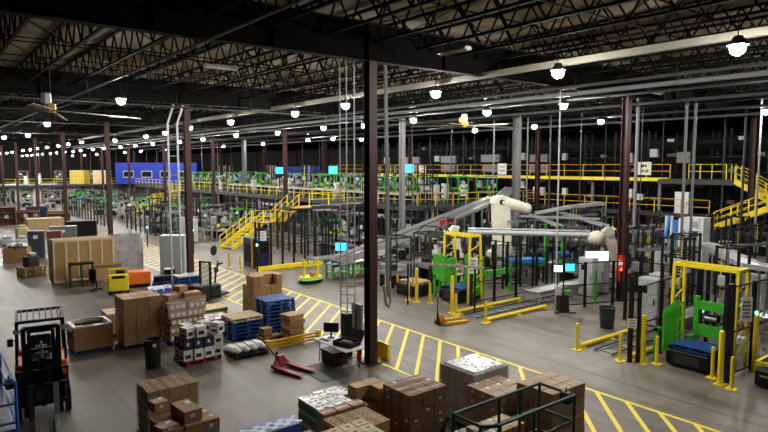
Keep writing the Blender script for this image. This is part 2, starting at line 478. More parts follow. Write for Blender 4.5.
# ------------------------------------------------------------------ cartons
CM = {}
def carton_proto(sz, m, kind='plain'):
    key = (tuple(round(v, 3) for v in sz), m.name, kind)
    if key in CM: return CM[key]
    x, y, z = (v / 2 - .004 for v in sz)
    b = MB(); b.cbox(0, 0, z + .001, 2 * x, 2 * y, 2 * z, m, .008)
    T = 2 * z + .0015
    if kind in ('plain', 'label'):
        b.bx(-x * .97, x * .97, -.025, .025, T - .001, T + .001, tape)
        for s in (-1, 1): b.bx(s * (x - .0005) - .002, s * (x - .0005) + .002, -.025, .025, T - .1, T, tape)
    if kind == 'label':
        b.bx(-x - .002, -x, -y * .5, y * .1, z * .9, z * 1.5, label_m); b.bx(-x * .3, x * .2, -y - .002, -y, z * .8, z * 1.4, label_m)
        b.bx(x * .25, x * .75, y * .2, y * .7, T, T + .002, label_m)
    if kind == 'dots':
        for a in (-.5, .5):
            for c in (-.4, .4): b.bx(a * x - .03, a * x + .03, c * y - .02, c * y + .02, T, T + .002, print_b)
        b.bx(-x - .002, -x, -y * .6, y * .6, z * .5, z * 1.3, carton_d)
    if kind == 'hole':
        b.bx(-.045, .045, -.022, .022, T, T + .002, print_b); b.bx(-x * .9, -x * .4, -y * .8, -y * .3, T, T + .002, label_m)
    if kind == 'white':
        b.bx(-x * .7, x * .5, -y - .002, -y, z * .5, z * 1.2, print_b); b.bx(-x - .002, -x, -y * .6, y * .6, z * .3, z * .75, print_b)
        b.bx(-x - .002, -x, -y * .3, y * .5, z * 1.2, z * 1.5, grey); b.bx(-x * .2, x * .7, -y * .5, y * .4, T, T + .002, lgrey)
    if kind == 'print':      # a row of white label panels along the sides
        for k in range(3):
            u = (-.62 + k * .62) * y
            b.bx(-x - .002, -x, u - .2 * y, u + .2 * y, z * .5, z * 1.5, label_m)
            u = (-.62 + k * .62) * x
            b.bx(u - .2 * x, u + .2 * x, -y - .002, -y, z * .5, z * 1.5, label_m)
    if kind == 'green':      # green sided tray with a shiny lid
        b.bx(-x - .002, -x, -y, y, .02, z * 1.5, print_g); b.bx(-x, x, -y - .002, -y, .02, z * 1.5, print_g)
        b.bx(x, x + .002, -y, y, .02, z * 1.5, print_g)
        for a in (-.6, 0, .6):
            for c in (-.5, .45): b.bx(a * x - .04, a * x + .05, c * y - .03, c * y + .03, T, T + .003, R.choice((print_b, carton_d, lgrey)))
    if kind == 'blueX':
        for a in (-.5, .5):
            cx = a * x
            b.bar((cx - .2, -.17, T), (cx + .2, .17, T), .07, .004, white); b.bar((cx - .2, .17, T + .001), (cx + .2, -.17, T + .001), .07, .004, white)
            b.lathe((cx, 0, T), [(.0, .003), (.09, .003)], white, 12)
    if kind == 'pack':       # shrink wrapped bottles: rows of round lids
        for a in range(5):
            for c in range(3):
                b.lathe((-x * .8 + a * x * .4, -y * .66 + c * y * .66, T), [(.0, .012), (.03, .01), (.036, 0)], lgrey, 8)
    o = b.build({'green': 'drink_tray', 'pack': 'bottle_pack', 'white': 'printed_box', 'hole': 'cream_box', 'blueX': 'printed_case', 'print': 'labelled_carton', 'dots': 'dotted_carton'}.get(kind, 'flat_carton' if sz[2] < .2 else 'carton'))
    tag(o, 'x', 'box')
    CM[key] = Proto(o); return CM[key]
def load(cx, cy, nx, ny, nz, sz, m, label, group, kind='plain', z0=.145, rz=0, jit=.008, skip=(), keep=None, vary=None, name='carton'):
    """outer cartons of a stacked load, centred on cx, cy"""
    ca, sa = math.cos(rz), math.sin(rz)
    for k in range(nz):
        for i in range(nx):
            for j_ in range(ny):
                if 0 < i < nx - 1 and 0 < j_ < ny - 1 and k < nz - 1: continue
                if (i, j_, k) in skip: continue
                lx = (i - (nx - 1) / 2) * sz[0]; ly = (j_ - (ny - 1) / 2) * sz[1]
                kd = kind
                if vary: kd = R.choice(vary)
                p = carton_proto(sz, m if not isinstance(m, tuple) else R.choice(m), kd)
                q = p.put((cx + lx * ca - ly * sa + R.uniform(-jit, jit), cy + lx * sa + ly * ca + R.uniform(-jit, jit), z0 + k * sz[2]), rz + R.uniform(-.01, .01), label, group)

def put_pallet(P, x, y, z, rz, label, group=None): return P.put((x, y, z), rz, label, group)
def wrap(cx, cy, sx, sy, z0, z1, label, m=film, top=False):
    b = MB(); n = 14; per = []
    for k in range(4 * n):
        s, u = divmod(k, n); u = -1 + 2 * u / n
        p = [(u, -1), (1, u), (-u, 1), (-1, -u)][s]
        per.append(p)
    N = len(per); rows = 7; vs, fs = [], []
    for i in range(rows + 1):
        for p in per:
            e = 1 + R.uniform(-.012, .012)
            vs.append((p[0] * sx / 2 * e, p[1] * sy / 2 * e, (z1 - z0) * i / rows))
    for i in range(rows):
        for k in range(N): fs.append((i * N + k, i * N + (k + 1) % N, (i + 1) * N + (k + 1) % N, (i + 1) * N + k))
    b.add(vs, fs, m)
    o = b.build('stretch_wrap', None, True, (cx, cy, z0)); return tag(o, label, 'plastic wrap')

# near left pallet load (top quad at z 1.3) + mixed smaller cartons in front of it
cx, cy = 4.62, 14.33
put_pallet(P_wood, cx, cy, 0, 0, 'wooden pallet under the near printed carton stack')
load(cx, cy, 5, 3, 4, (.24, .285, .29), carton_m, 'brown carton with dark dots on top, in the near left block of cartons', 'near left dotted cartons', 'dots', rz=0)
wrap(cx, cy, 1.24, .89, .16, 1.29, 'clear stretch wrap round the near left dotted cartons')
cx, cy = 4.45, 12.7
put_pallet(P_wood, cx, cy, 0, .05, 'wooden pallet under the loose mixed cartons at near left')
load(cx, cy, 3, 3, 3, (.4, .33, .29), carton_m, 'plain brown carton in the lower layers of the loose stack at near left', 'loose mixed cartons, lower layers', vary=('plain', 'label'), jit=.02, rz=.05)
for (px, py, z, s, rz, l) in ((158, 400, 1.02, (.34, .34, .22), .15, 'small square carton with white label atop the loose near left stack'),
                             (186, 405, 1.02, (.42, .72, .26), .08, 'long taped carton topmost on the loose near left stack'),
                             (166, 424, 1.02, (.4, .34, .12), .25, 'flat carton on the front of the loose near left stack'),
                             ):
    x, y = W(px, py, z + s[2]); carton_proto(s, carton_m, 'label').put((x, y, z), rz, l)
x, y = W(203, 428, .7)
b = MB(); b.cbox(0, 0, .35, .5, .45, .7, carton_l, .01); b.bx(-.24, .24, -.02, .02, .7, .703, tape); tag(b.build('carton', None, False, (x, y, 0)), 'tan carton standing on the floor right of the loose near left stack', 'box')

# blue and white printed cases at bottom centre
x0, y0 = 5.52, 10.72
put_pallet(P_wood, x0, y0, 0, 0, 'wooden pallet under the blue and white cases')
for k in range(4):
    for i in (0, 1):
        carton_proto((.54, .5, .27), print_bl, 'blueX').put((x0 - .27 + .55 * i, y0, .145 + .272 * k), 0, 'bright blue case with white crossed print at bottom centre', 'blue and white cases')
# brown cartons beside/in front of them
put_pallet(P_wood, 5.55, 9.75, 0, 0, 'wooden pallet in front of the blue and white cases')
load(5.55, 9.75, 3, 3, 4, (.38, .32, .255), carton_l, 'tan carton in front of the blue and white cases', 'tan cartons at the bottom edge', vary=('plain', 'label'))
# green and silver trays
cx, cy = 7.2, 11.3
put_pallet(P_wood, cx, cy, 0, 0, 'wooden pallet under the green trays with silver lids')
load(cx, cy, 2, 3, 4, (.46, .32, .26), wrapm, 'green sided tray with shiny silver lid, near the white table end', 'green trays with silver lids', 'green')
for i in range(3): carton_proto((.36, .3, .3), carton_m, 'plain').put((6.85 + .38 * i, 10.7, .9), 0, 'brown carton edging the green trays', 'cartons edging the green trays')
load(7.23, 10.7, 3, 1, 2, (.38, .3, .37), carton_m, 'brown carton edging the green trays', 'cartons edging the green trays', z0=.14)
cx, cy = 8.05, 11.5
put_pallet(P_wood, 7.95, 12.1, 0, 0, 'wooden pallet under the smaller green trays')
load(7.85, 12.0, 2, 2, 3, (.4, .32, .28), wrapm, 'green tray with silver lid on the smaller stack beside the brown block', 'smaller stack of green trays', 'green')
# brown with dots
cx, cy = 7.12, 9.98
put_pallet(P_wood, cx, cy, 0, 0, 'wooden pallet under the low dotted cartons')
load(cx, cy, 4, 3, 4, (.28, .3, .26), carton_l, 'tan carton with dark dots on top, behind the cream boxes', 'low dotted cartons', 'dots')
# cream boxes
cx, cy = 6.35, 9.02
put_pallet(P_wood, cx, cy, 0, 0, 'wooden pallet under the cream boxes')
load(cx, cy, 4, 4, 5, (.3, .27, .25), ccream, 'cream box with a black handle hole on top', 'cream boxes at the bottom edge', 'hole')
# cartons right of the green trays
cx, cy = 8.55, 10.95
load(8.45, 11.3, 2, 2, 4, (.4, .36, .31), carton_l, 'tan carton behind the big brown carton block', 'tan cartons behind the big brown block', skip=((0, 0, 3),), z0=.0)
# big brown block
cx, cy = 8.66, 9.92
cx2 = 8.78
put_pallet(P_wood, 9.05, 10.33, 0, 0, 'wooden pallet under the big dark brown carton block')
load(9.05, 10.33, 3, 3, 7, (.38, .33, .178), carton_d if False else mat('carton_red_brown', (.22, .125, .075), .8, var=.14), 'reddish brown flat carton in the big block right of the cream boxes', 'big block of reddish brown cartons', vary=('plain', 'plain', 'label'))
# purple-grey packs behind the green lift
load(8.95, 9.0 - .35, 3, 1, 3, (.3, .3, .24), mat('pack_plum', (.10, .04, .06), .4), 'plum and silver bottle pack between the brown block and the green lift', 'plum bottle packs', 'pack')
# grey wrapped pallet
cx, cy = 11.0, 10.3
cx, cy = 11.05, 10.32
put_pallet(P_blk, cx, cy, 0, 0, 'dark pallet under the silver wrapped packs')
load(cx, cy, 3, 4, 6, (.42, .3, .22), mat('pack_grey', (.3, .295, .285), .4, var=.3, scale=14), 'silver grey bottle pack in the tall shrink wrapped load', 'tall load of silver bottle packs', 'pack')
wrap(cx, cy, 1.3, 1.24, .16, 1.47, 'clear stretch wrap round the tall silver bottle packs')
b = MB(); n = 16; wt = mat('white_plastic_sheet', (.5, .5, .5), .3, bump=.8, scale=16, spec=.7, var=.3)
vs = [(-.62 + 1.24 * i / n + R.uniform(-.01, .01), -.59 + 1.18 * k / n + R.uniform(-.01, .01), R.uniform(0, .02) - (.1 if i in (0, n) or k in (0, n) else 0)) for i in range(n + 1) for k in range(n + 1)]
b.add(vs, [(i * (n + 1) + k, (i + 1) * (n + 1) + k, (i + 1) * (n + 1) + k + 1, i * (n + 1) + k + 1) for i in range(n) for k in range(n)], wt)
for k in range(26): u, v = R.uniform(-.5, .5), R.uniform(-.5, .5); b.bx(u - .03, u + .03, v - .015, v + .015, .018, .024, dgrey)
tag(b.build('top_sheet', None, True, (cx, cy, 1.49)), 'white plastic sheet over the top of the tall silver bottle packs', 'plastic sheet')
# brown pallet behind
cx, cy = 10.35, 8.98
put_pallet(P_wood, 10.68, 9.2, 0, 0, 'wooden pallet under the cartons behind the green lift rail')
load(10.68, 9.2, 3, 3, 5, (.38, .33, .235), carton_p, 'pinkish brown carton behind the green lift rail, left block', 'pinkish cartons, left block', vary=('plain', 'label', 'plain'))
cx, cy = 11.25, 8.1
put_pallet(P_wood, 11.25, 8.12, 0, 0, 'wooden pallet under the tall cartons at the green lift corner')
load(11.25, 8.12, 3, 3, 6, (.41, .33, .24), carton_p, 'pinkish brown carton in the tall block at the green lift corner', 'pinkish cartons, tall right block')
# cartons below the green lift rail
load(8.95, 7.75, 3, 2, 4, (.36, .3, .3), carton_l, 'tan carton seen through the green lift rails', 'tan cartons seen through the lift rails', vary=('plain', 'label'))

# ------------------------------------------------------------------ mid floor loads
put_pallet(P_blue, 4.72, 22.9, 0, .02, 'blue pallet under the wrapped low brown box')
t = thing('bulk_box', 'low brown bulk box with torn clear film round its open top', 'box', (4.72, 22.9, .145)); t.scale = (.86, .95, 1)
b = MB()
for s in (-1, 1): b.bx(-.72, .72, s * .6 - .02, s * .6 + .02, 0, .8, carton_m); b.bx(s * .72 - .02, s * .72 + .02, -.6, .6, 0, .8, carton_m)
b.bx(-.72, .72, -.6, .6, 0, .04, carton_m); b.build('box_body', t)
b = MB()
n = 26
pts = []
for k in range(n):
    a = 2 * PI * k / n; c, s_ = math.cos(a), math.sin(a); q = 1 / max(abs(c), abs(s_))
    pts.append((c * q, s_ * q))
for (r0, z0), (r1, z1) in (((1.03, .6), (1.03, .84)), ((1.03, .84), (.86, .86)), ((.86, .86), (.8, .76))):
    vs = [(p[0] * .72 * r0, p[1] * .6 * r0, z0 + R.uniform(-.02, .02)) for p in pts] + [(p[0] * .72 * r1, p[1] * .6 * r1, z1 + R.uniform(-.02, .02)) for p in pts]
    b.add(vs, [(k, (k + 1) % n, n + (k + 1) % n, n + k) for k in range(n)], mat('torn_film', (.75, .73, .68), .3, bump=.5, scale=20))
b.build('film_rim', t, True)
for i, (dx, dy, rz) in enumerate(((-.3, .1, .2), (.3, .0, -.1))):
    carton_proto((.48, .6, .55), carton_m, 'plain').put((4.72 + dx * .8, 22.9 + dy, .2 + .05 * i), rz, 'brown carton standing inside the torn-film bulk box', 'cartons inside the bulk box')
# pale slat stack
put_pallet(P_blue, 6.05, 24.3, 0, 0, 'blue pallet under the pale wooden stack')
for k in range(6): b_ = carton_proto((.9, 1.0, .13), palewood, 'plain'); q = b_.put((5.98 + R.uniform(-.03, .03), 24.3, .145 + .135 * k), R.uniform(-.04, .04), 'pale wooden board pack in the low stack left of the tall cartons', 'pale board packs')

# tall brown stack
put_pallet(P_blue, 6.28, 22.5, 0, 0, 'blue pallet under the tall block of big cartons')
load(6.28, 22.5, 3, 2, 4, (.44, .58, .42), carton_m, 'big brown carton in the tall block left of the black bin', 'tall block of big brown cartons')
# labelled stack
put_pallet(P_blue, 7.72, 22.0, 0, .05, 'blue pallet under the sagging labelled cartons')
load(7.72, 22.0, 2, 2, 5, (.66, .52, .28), carton_m, 'brown carton with white label panels, in the sagging stack behind the white boxes', 'sagging stack of labelled cartons', 'print', jit=.05, rz=.05)
for (dx, dy, rz, s) in ((-.3, .15, .2, (.6, .5, .22)), (.33, -.1, -.1, (.62, .5, .26)), (.05, .3, .4, (.4, .4, .2))):
    carton_proto(s, carton_m, 'plain').put((7.72 + dx, 22.0 + dy, 1.55 + (.27 if s[0] == .4 else 0)), rz, 'plain carton topping the sagging labelled stack', 'cartons topping the labelled stack')
wrap(7.72, 22.0, 1.42, 1.14, 1.0, 1.72, 'cloudy stretch wrap round the top of the sagging labelled stack', mat('cloudy_film', (.8, .78, .74), .25, alpha=.3, bump=.5, scale=15))
# black bin
def bin_(x, y, r, h, label):
    t = thing('trash_bin', label, 'bin', (x, y, 0))
    b = MB(); b.lathe((0, 0, 0), [(0, .02), (r * .82, .02), (r * .95, h * .9), (r, h * .92), (r * 1.05, h), (r * .97, h), (r * .9, h * .5), (0, h * .45)], binm, 20); b.build('barrel', t, True)
    for s in (-1, 1): b = MB(); b.box(s * r * 1.04, 0, h * .86, .05, .14, .06, binm); b.build('handle', t)
    return t
t = bin_(5.88, 19.6, .28, .92, 'round black rubbish bin in front of the tall carton block')
b = MB(); b.bx(-.08, .02, -.284, -.276, .72, .82, label_m); b.build('sticker', t)
bin_(21.75, 13.1, .32, .85, 'round dark grey bin beside the red column at right')
# white boxes on red pallet
put_pallet(P_red, 7.3, 19.45, 0, .1, 'red pallet under the white boxes')
gw = 'white boxes on the red pallet'
P2 = (7.3, 19.45)
for i, (dx, dy, z, m, k) in enumerate(((-.5, -.3, 0, 1, 0), (-.15, -.33, 0, 1, 0), (.2, -.3, 0, 1, 0), (.53, -.25, 0, 1, 0), (-.5, .1, 0, 1, 0), (.53, .15, 0, 1, 0), (-.5, -.3, 1, 0, 0), (-.15, -.3, 1, 0, 0), (.2, -.3, 1, 0, 0), (.55, -.28, 1, 1, 0), (.55, .12, 1, 1, 0), (-.5, .1, 1, 0, 0), (-.1, .1, 1, 1, 0), (.2, .15, 1, 1, 0),
                                       (-.42, -.25, 2, 1, .2), (-.02, -.3, 2, 1, -.1), (.62, -.22, 2, 1, .35), (.3, .15, 2, 1, .1), (-.3, .2, 2, 1, 0))):
    mm = wcart if m else mat('box_navy', (.02, .025, .05), .5)
    carton_proto((.33, .38, .36), mm, 'white' if m else 'label').put((P2[0] + dx, P2[1] + dy, .145 + .365 * z), .1 + k,
        'white printed box in the leaning pile on the red pallet' if m else 'navy box with white label in the middle layer on the red pallet', gw if m else 'navy boxes on the red pallet')
# box stack tall (centre)
put_pallet(P_blue, 11.72, 23.4, 0, 0, 'blue pallet under the tall tan carton stack')
load(11.72, 23.4, 5, 3, 4, (.27, .36, .43), carton_m, 'brown carton in the uneven tall stack behind the blue pallets', 'uneven tall stack of brown cartons', jit=.012, skip=((2, 0, 3), (3, 0, 3), (0, 2, 3)))
# blue pallet stacks
for k in range(9): put_pallet(P_blue, 11.15 + R.uniform(-.02, .02), 21.15 + R.uniform(-.02, .02), k * .143, R.uniform(-.02, .02) + .0, 'empty blue pallet in the tall stack beside the tan cartons', 'tall stack of blue pallets')
for k in range(5): put_pallet(P_blue, 9.65 + R.uniform(-.02, .02), 21.0 + R.uniform(-.02, .02), k * .143, R.uniform(-.02, .02), 'empty blue pallet in the shorter stack', 'shorter stack of blue pallets')
put_pallet(pallet_mesh(palewood), 9.65, 21.0, 5 * .143, .02, 'pale wooden pallet topmost on the shorter blue stack')
# green flats
for k in range(2): put_pallet(P_wood, 9.3, 23.0, k * .143, 0, 'wooden pallet under the flat green bags', 'pallets under the flat green bags')
load(9.3, 23.0, 3, 2, 1, (.42, .5, .16), wrapm, 'flat green and white bag pack behind the short pallet stack', 'flat green packs, near pallet', 'green', z0=.29, jit=.02)
put_pallet(P_wood, 10.1, 25.3, 0, 0, 'wooden pallet under the farther green packs')
load(10.1, 25.3, 3, 2, 1, (.42, .5, .16), ccream, 'flat green edged tray on the farther pallet behind the white boxes', 'flat green packs, far pallet', 'green', z0=.145, jit=.02)
# grey bundle on low pallet
put_pallet(P_blk, 8.85, 19.0, 0, .0, 'low dark pallet under the grey bundled bags')
for i in range(4):
    b = MB(); b.cbox(0, 0, .1, .3, .9, .2, mat('bag_grey', (.42, .4, .36), .35, bump=.9, scale=9), .07); b.bx(-.12, .12, -.2, .2, .2, .203, label_m)
    tag(b.build('bag', None, True, (8.37 + .31 * i, 19.0, .145), R.uniform(-.08, .08)), 'grey plastic bag lying on the low dark pallet', 'bag', 'grey bags on the low pallet')
# brown stack + small cartons by yellow barrier
for k in range(6): carton_proto((.66, .62, .165), carton_m, 'plain').put((10.95 + R.uniform(-.05, .05), 19.45 + R.uniform(-.05, .05), .168 * k), R.uniform(-.15, .15), 'flat folded brown carton in the slumped stack beside the blue pallets', 'slumped stack of flat cartons')
for dx, dy, z, s in ((0, 0, 0, (.42, .36, .26)), (.45, .05, 0, (.42, .36, .24)), (.1, .1, .265, (.4, .34, .28))):
    carton_proto(s, carton_m, 'plain').put((9.95 + dx, 19.75 + dy, z), .1, 'small brown carton in the little pile behind the yellow barrier', 'little pile of small cartons')
# yellow steel barrier rail
t = thing('guard_barrier', 'low yellow steel barrier lying between the pallets and the white table', 'barrier', (9.5, 18.75, 0), .05)
for k in range(3): b = MB(); b.bar((0, 0, .1 + .11 * k), (2.2, -.1, .1 + .11 * k), .08, .07, dyellow); b.build('rail', t)
for x in (.05, 2.15): b = MB(); b.bx(x - .07, x + .07, -.04 * x - .07, -.04 * x + .07, 0, .4, dyellow); b.bx(x - .14, x + .14, -.04 * x - .14, -.04 * x + .14, 0, .02, dyellow); b.build('post', t)

# ------------------------------------------------------------------ pallet jacks
def pallet_jack(m, label, x, y, rz, tilt=.6, name='pallet_jack'):
    t = thing(name, label, 'pallet jack', (x, y, 0), rz)          # forks towards +x
    for s in (-1, 1):
        b = MB(); b.prism([(0, .06), (0, .13), (1.1, .1), (1.18, .05), (1.1, .03), (.06, .03)], 'y', s * .27 - .08, s * .27 + .08, m); b.build('fork', t)
        b = MB(); b.tube((1.02, s * .27 - .05, .045), (1.02, s * .27 + .05, .045), .043, lgrey, 12); b.build('load_wheel', t, True)
    b = MB(); b.prism([(-.16, .1), (-.2, .3), (-.12, .45), (-.02, .42), (.04, .13)], 'y', -.12, .12, m)
    b.prism([(-.13, .07), (-.13, .2), (.05, .13), (.05, .07)], 'y', -.35, .35, m)
    b.add([(-.1, -.12, .42), (-.1, .12, .42), (.03, .34, .13), (.03, -.34, .13)], [(0, 1, 2, 3)], m); b.build('body', t)
    b = MB(); b.tube((-.22, 0, .12), (-.22, 0, .5), .045, dark, 10); b.build('pump', t, True)
    for s in (-1, 1): b = MB(); b.tube((-.22, s * .07 - .03, .09), (-.22, s * .07 + .03, .09), .09, rubber, 14); b.build('steer_wheel', t, True)
    e = Vector((-.22, 0, .3)); d = Vector((-math.cos(tilt), 0, math.sin(tilt))) if tilt < 1.5 else Vector((0, 0, 1))
    h = MB(); h.tube(e, e + d * .85, .022, dark, 8); q = e + d * .85; p = e + d * 1.08
    h.path([q, (q.x, .12, q.z + .02), (p.x, .1, p.z), (p.x, -.1, p.z), (q.x, -.12, q.z + .02), q], .016, dark, 6); h.build('handle', t, True)
    return t
x, y = W(272, 368); pallet_jack(redc, 'dusty red hand pallet jack parked on open floor', 9.08, 16.85, -1.29, .62)
x, y = W(442, 324); pallet_jack(dyellow, 'orange-yellow hand pallet jack with upright handle near the bollards', x, y, -.15, 1.52)

# ------------------------------------------------------------------ work table
t = thing('folding_table', 'white folding table with black legs beside the near dark column', 'table', (10.72, 16.0, 0), 0)
# table top: near corner, sides follow the photo
b = MB(); b.cbox(0, 0, .72, .76, 1.9, .045, white, .02); b.build('tabletop', t)
for s in (-1, 1):
    b = MB(); y = s * .68
    b.path([(-.3, y, .7), (-.33, y, .02)], .016, dgrey, 6); b.path([(.3, y, .7), (.33, y, .02)], .016, dgrey, 6)
    b.tube((-.33, y, .12), (.33, y, .12), .012, dgrey, 6); b.tube((0, y * .4, .69), (-.0, y, .35), .012, dgrey, 6); b.tube((-.31, y, .4), (.31, y, .4), .012, dgrey, 6)
    b.build('leg', t)
t.rotation_euler.z = 0
tx, ty = 10.72, 16.0
def at_t(dx, dy): return (tx + dx, ty + dy, .744)
t = thing('computer_monitor', 'black computer monitor on the far end of the white folding table', 'monitor', at_t(.1, .62), .75)
b = MB(); b.cbox(0, 0, .36, .03, .52, .32, black, .01); b.build('screen_case', t)
b = MB(); b.bx(-.02, -.016, -.24, .24, .22, .5, glassm); b.build('screen', t)
b = MB(); b.bx(0, .04, -.03, .03, .02, .3, black); b.bx(-.1, .12, -.12, .12, 0, .018, black); b.build('stand', t)
b = MB(); b.cbox(0, 0, .012, .16, .44, .022, dgrey, .008); tag(b.build('keyboard', None, False, at_t(-.2, .55), .1), 'dark keyboard in front of the monitor on the white table', 'keyboard')
b = MB(); b.cbox(0, 0, .003, .22, .3, .005, white, .002); tag(b.build('paper_sheet', None, False, at_t(-.2, .1), .3), 'white paper sheet on the white folding table', 'paper')
t = thing('open_case', 'open black equipment case on the near end of the white folding table', 'case', at_t(.05, -.38), .25)
b = MB(); b.bx(-.26, .26, -.36, .36, 0, .02, black)
for s in (-1, 1): b.bx(-.26, .26, s * .36 - .012, s * .36 + .012, 0, .15, black); b.bx(s * .26 - .012, s * .26 + .012, -.36, .36, 0, .15, black)
b.build('case_body', t)
b = MB(); b.box(.4, 0, .24, .02, .72, .42, black, ry=.6); b.build('lid', t)
b = MB(); b.cbox(-.05, -.05, .1, .25, .4, .12, dgrey, .03); b.build('inlay', t)
t = thing('storage_tote', 'dark tote standing on the floor under the white table', 'tote', (10.75, 16.3, 0), 0)
b = MB(); b.prism([(-.26, 0), (.26, 0), (.3, .42), (-.3, .42)], 'y', -.38, .38, dgrey); b.build('tote_body', t); b = MB(); b.bx(-.32, .32, -.4, .4, .42, .45, black); b.build('lid', t)
b = MB(); b.bx(-.5, .5, -.8, .8, 0, .012, belt); tag(b.build('floor_mat', None, False, (9.95, 15.75, 0), 0), 'dark rubber mat on the floor in front of the white table', 'mat')
# fire extinguisher by the column
t = thing('fire_extinguisher', 'red fire extinguisher standing between the white table and the column', 'extinguisher', (11.5, 15.95, 0))
b = MB(); b.lathe((0, 0, 0), [(0, 0), (.08, 0), (.08, .42), (.05, .5), (.02, .52)], red, 14); b.build('cylinder', t, True)
b = MB(); b.bx(-.02, .02, -.06, .04, .52, .57, black); b.tube((0, -.04, .53), (.06, -.1, .2), .012, black, 6); b.build('nozzle', t)
# things mounted on the near column: cable bundle, yellow guard, boxes
t = thing('cable_bundle', 'thick grey cable bundle hanging down the near dark column', 'cables', (11.9, 15.5, 0))
for k, (dx, dy) in enumerate(((.16, -.30), (.23, -.28), (.29, -.25), (.33, -.2))):
    b = MB(); b.path([(dx * .8, dy * .8, 9.7), (dx, dy, 6), (dx, dy, 3.2 - .2 * k), (dx + .03, dy - .02, 2.2)], .028, grey, 8); b.build('cable', t, True)
b = MB(); b.path([(.1, -.27, 2.6), (.14, -.32, 2.0), (.24, -.34, 1.9), (.34, -.3, 2.05), (.33, -.26, 2.7)], .05, mat('hose_grey', (.3, .31, .32), .6), 8); b.build('coil', t, True)
t = thing('column_guard', 'yellow wraparound guard at the foot of the near dark column', 'guard', (12.22, 15.62, 0))
b = MB(); b.prism([(0, -.3), (.1, -.3), (.1, .3), (0, .3), (.05, 0)], 'z', 0, .55, yellow); b.build('guard_body', t)
b = MB(); b.bx(.1, .104, -.2, .2, .2, .24, dark); b.build('strap', t)
# electrical panels and tall cable mast
t = thing('power_cabinet', 'grey electrical cabinet hung on the cable mast beside the near column', 'electrical panel', (12.0, 16.75, 0))
b = MB(); b.cbox(0, 0, 1.25, .12, .55, .95, grey, .01); b.build('cabinet_body', t)
b = MB(); b.bx(-.075, -.062, -.24, .24, .82, 1.68, lgrey); b.build('cabinet_door', t)
t = thing('cable_mast', 'tall slim ladder mast rising from the floor to the roof behind the table', 'mast', (11.55, 17.1, 0), .0)
for dx, dy in ((0, 0), (.12, -.22), (.35, -.35)): b = MB(); b.tube((dx, dy, 0), (dx, dy, 10.1), .022, lgrey, 8); b.build('upright', t)
b = MB()
for k in range(34): b.bar((0, 0, .3 + .29 * k), (.35, -.35, .3 + .29 * k), .02, .02, dgrey) if k < 8 or k % 8 == 0 else None
b.build('rungs', t)
t = thing('equipment_box', 'black box leaning behind the open case beside the cable mast', 'box', (11.45, 16.6, 0), 0)
b = MB(); b.cbox(0, 0, .75, .25, .35, 1.5, black, .02); b.build('box_body', t); b = MB(); b.bx(-.13, -.126, -.1, .1, 1.0, 1.2, dgrey); b.build('plate', t)

# ------------------------------------------------------------------ forklift
fk = thing('forklift', 'black and orange forklift facing the camera with lowered forks at near left', 'forklift', (2.42, 17.35, 0), -.13); fk.scale = (1.08, 1.08, 1.05)
b = MB()
for s in (-1, 1): b.bx(s * .36 - .05, s * .36 + .05, -.08, .1, .08, 2.28, black)
for z_ in (.5, 1.4, 2.25): b.bx(-.36, .36, .0, .08, z_ - .05, z_ + .05, black)
b.build('outer_mast', fk)
b = MB()
for s in (-1, 1): b.bx(s * .25 - .04, s * .25 + .04, -.1, .06, .1, 2.22, dark)
for z_ in (.9, 1.7, 2.18): b.bx(-.25, .25, -.02, .05, z_ - .04, z_ + .04, dark)
b.build('inner_mast', fk)
for s in (-1, 1): b = MB(); b.tube((s * .3, .08, .3), (s * .3, .08, 1.9), .035, galv, 10); b.build('lift_cylinder', fk, True)
b = MB(); b.tube((0, -.02, .3), (0, -.02, 1.5), .06, dark, 10); b.tube((0, -.02, 1.5), (0, -.02, 1.9), .03, galv, 8); b.build('centre_cylinder', fk, True)
for dx in (-.07, .07): b = MB(); b.path([(dx, -.08, .6), (dx, -.1, 1.7), (dx * 1.4, -.05, 2.0)], .014, rubber, 6); b.build('hose', fk)
b = MB()
for z_ in (.42, .85): b.bx(-.55, .55, -.2, -.12, z_ - .05, z_ + .05, black)
for dx in (-.52, -.3, 0, .3, .52): b.bx(dx - .02, dx + .02, -.16, -.12, .4, 1.25, black)
b.bx(-.55, .55, -.16, -.12, 1.21, 1.26, black); b.bx(-.16, .16, -.17, -.13, .45, .85, dgrey)
b.build('carriage', fk)
for s in (-1, 1):
    b = MB(); b.prism([(-.2, .9), (-.25, .9), (-.25, .1), (-1.35, .05), (-1.35, .035), (-.2, .035)], 'x', s * .26 - .06, s * .26 + .06, galv if s > 0 else dgrey); b.build('fork', fk)
b = MB(); b.cbox(0, 1.1, .62, 1.1, 1.7, .7, black, .06); b.cbox(0, 1.95, .75, 1.08, .5, .95, orange, .08); b.build('chassis', fk)
for s in (-1, 1):
    b = MB(); b.cbox(s * .47, .75, 1.0, .2, .9, .55, orange, .04); b.build('side_panel', fk)
    b = MB(); b.tube((s * .46, .2, .33), (s * .58, .2, .33), .33, rubber, 20); b.tube((s * .585, .2, .33), (s * .59, .2, .33), .16, lgrey, 14); b.build('front_wheel', fk, True)
    b = MB(); b.tube((s * .42, 1.75, .27), (s * .55, 1.75, .27), .27, rubber, 18); b.build('rear_wheel', fk, True)
b = MB(); b.cbox(0, 1.25, 1.12, .5, .5, .14, black, .04); b.build('seat', fk); b = MB(); b.cbox(0, 1.52, 1.42, .5, .12, .55, black, .04); b.build('backrest', fk)
b = MB(); b.tube((0, .55, 1.0), (0, .72, 1.3), .03, dark, 8); 
pts = [(0 + .17 * math.cos(a), .74 + .08 * math.sin(a), 1.33 + .15 * math.sin(a)) for a in [2 * PI * k / 14 for k in range(15)]]; b.path(pts, .014, black, 6); b.build('steering_wheel', fk)
b = MB(); b.cbox(0, .45, 1.05, .9, .12, .4, black, .03); b.bx(-.12, .12, .36, .39, 1.5, 1.72, label_m); b.build('dashboard', fk)
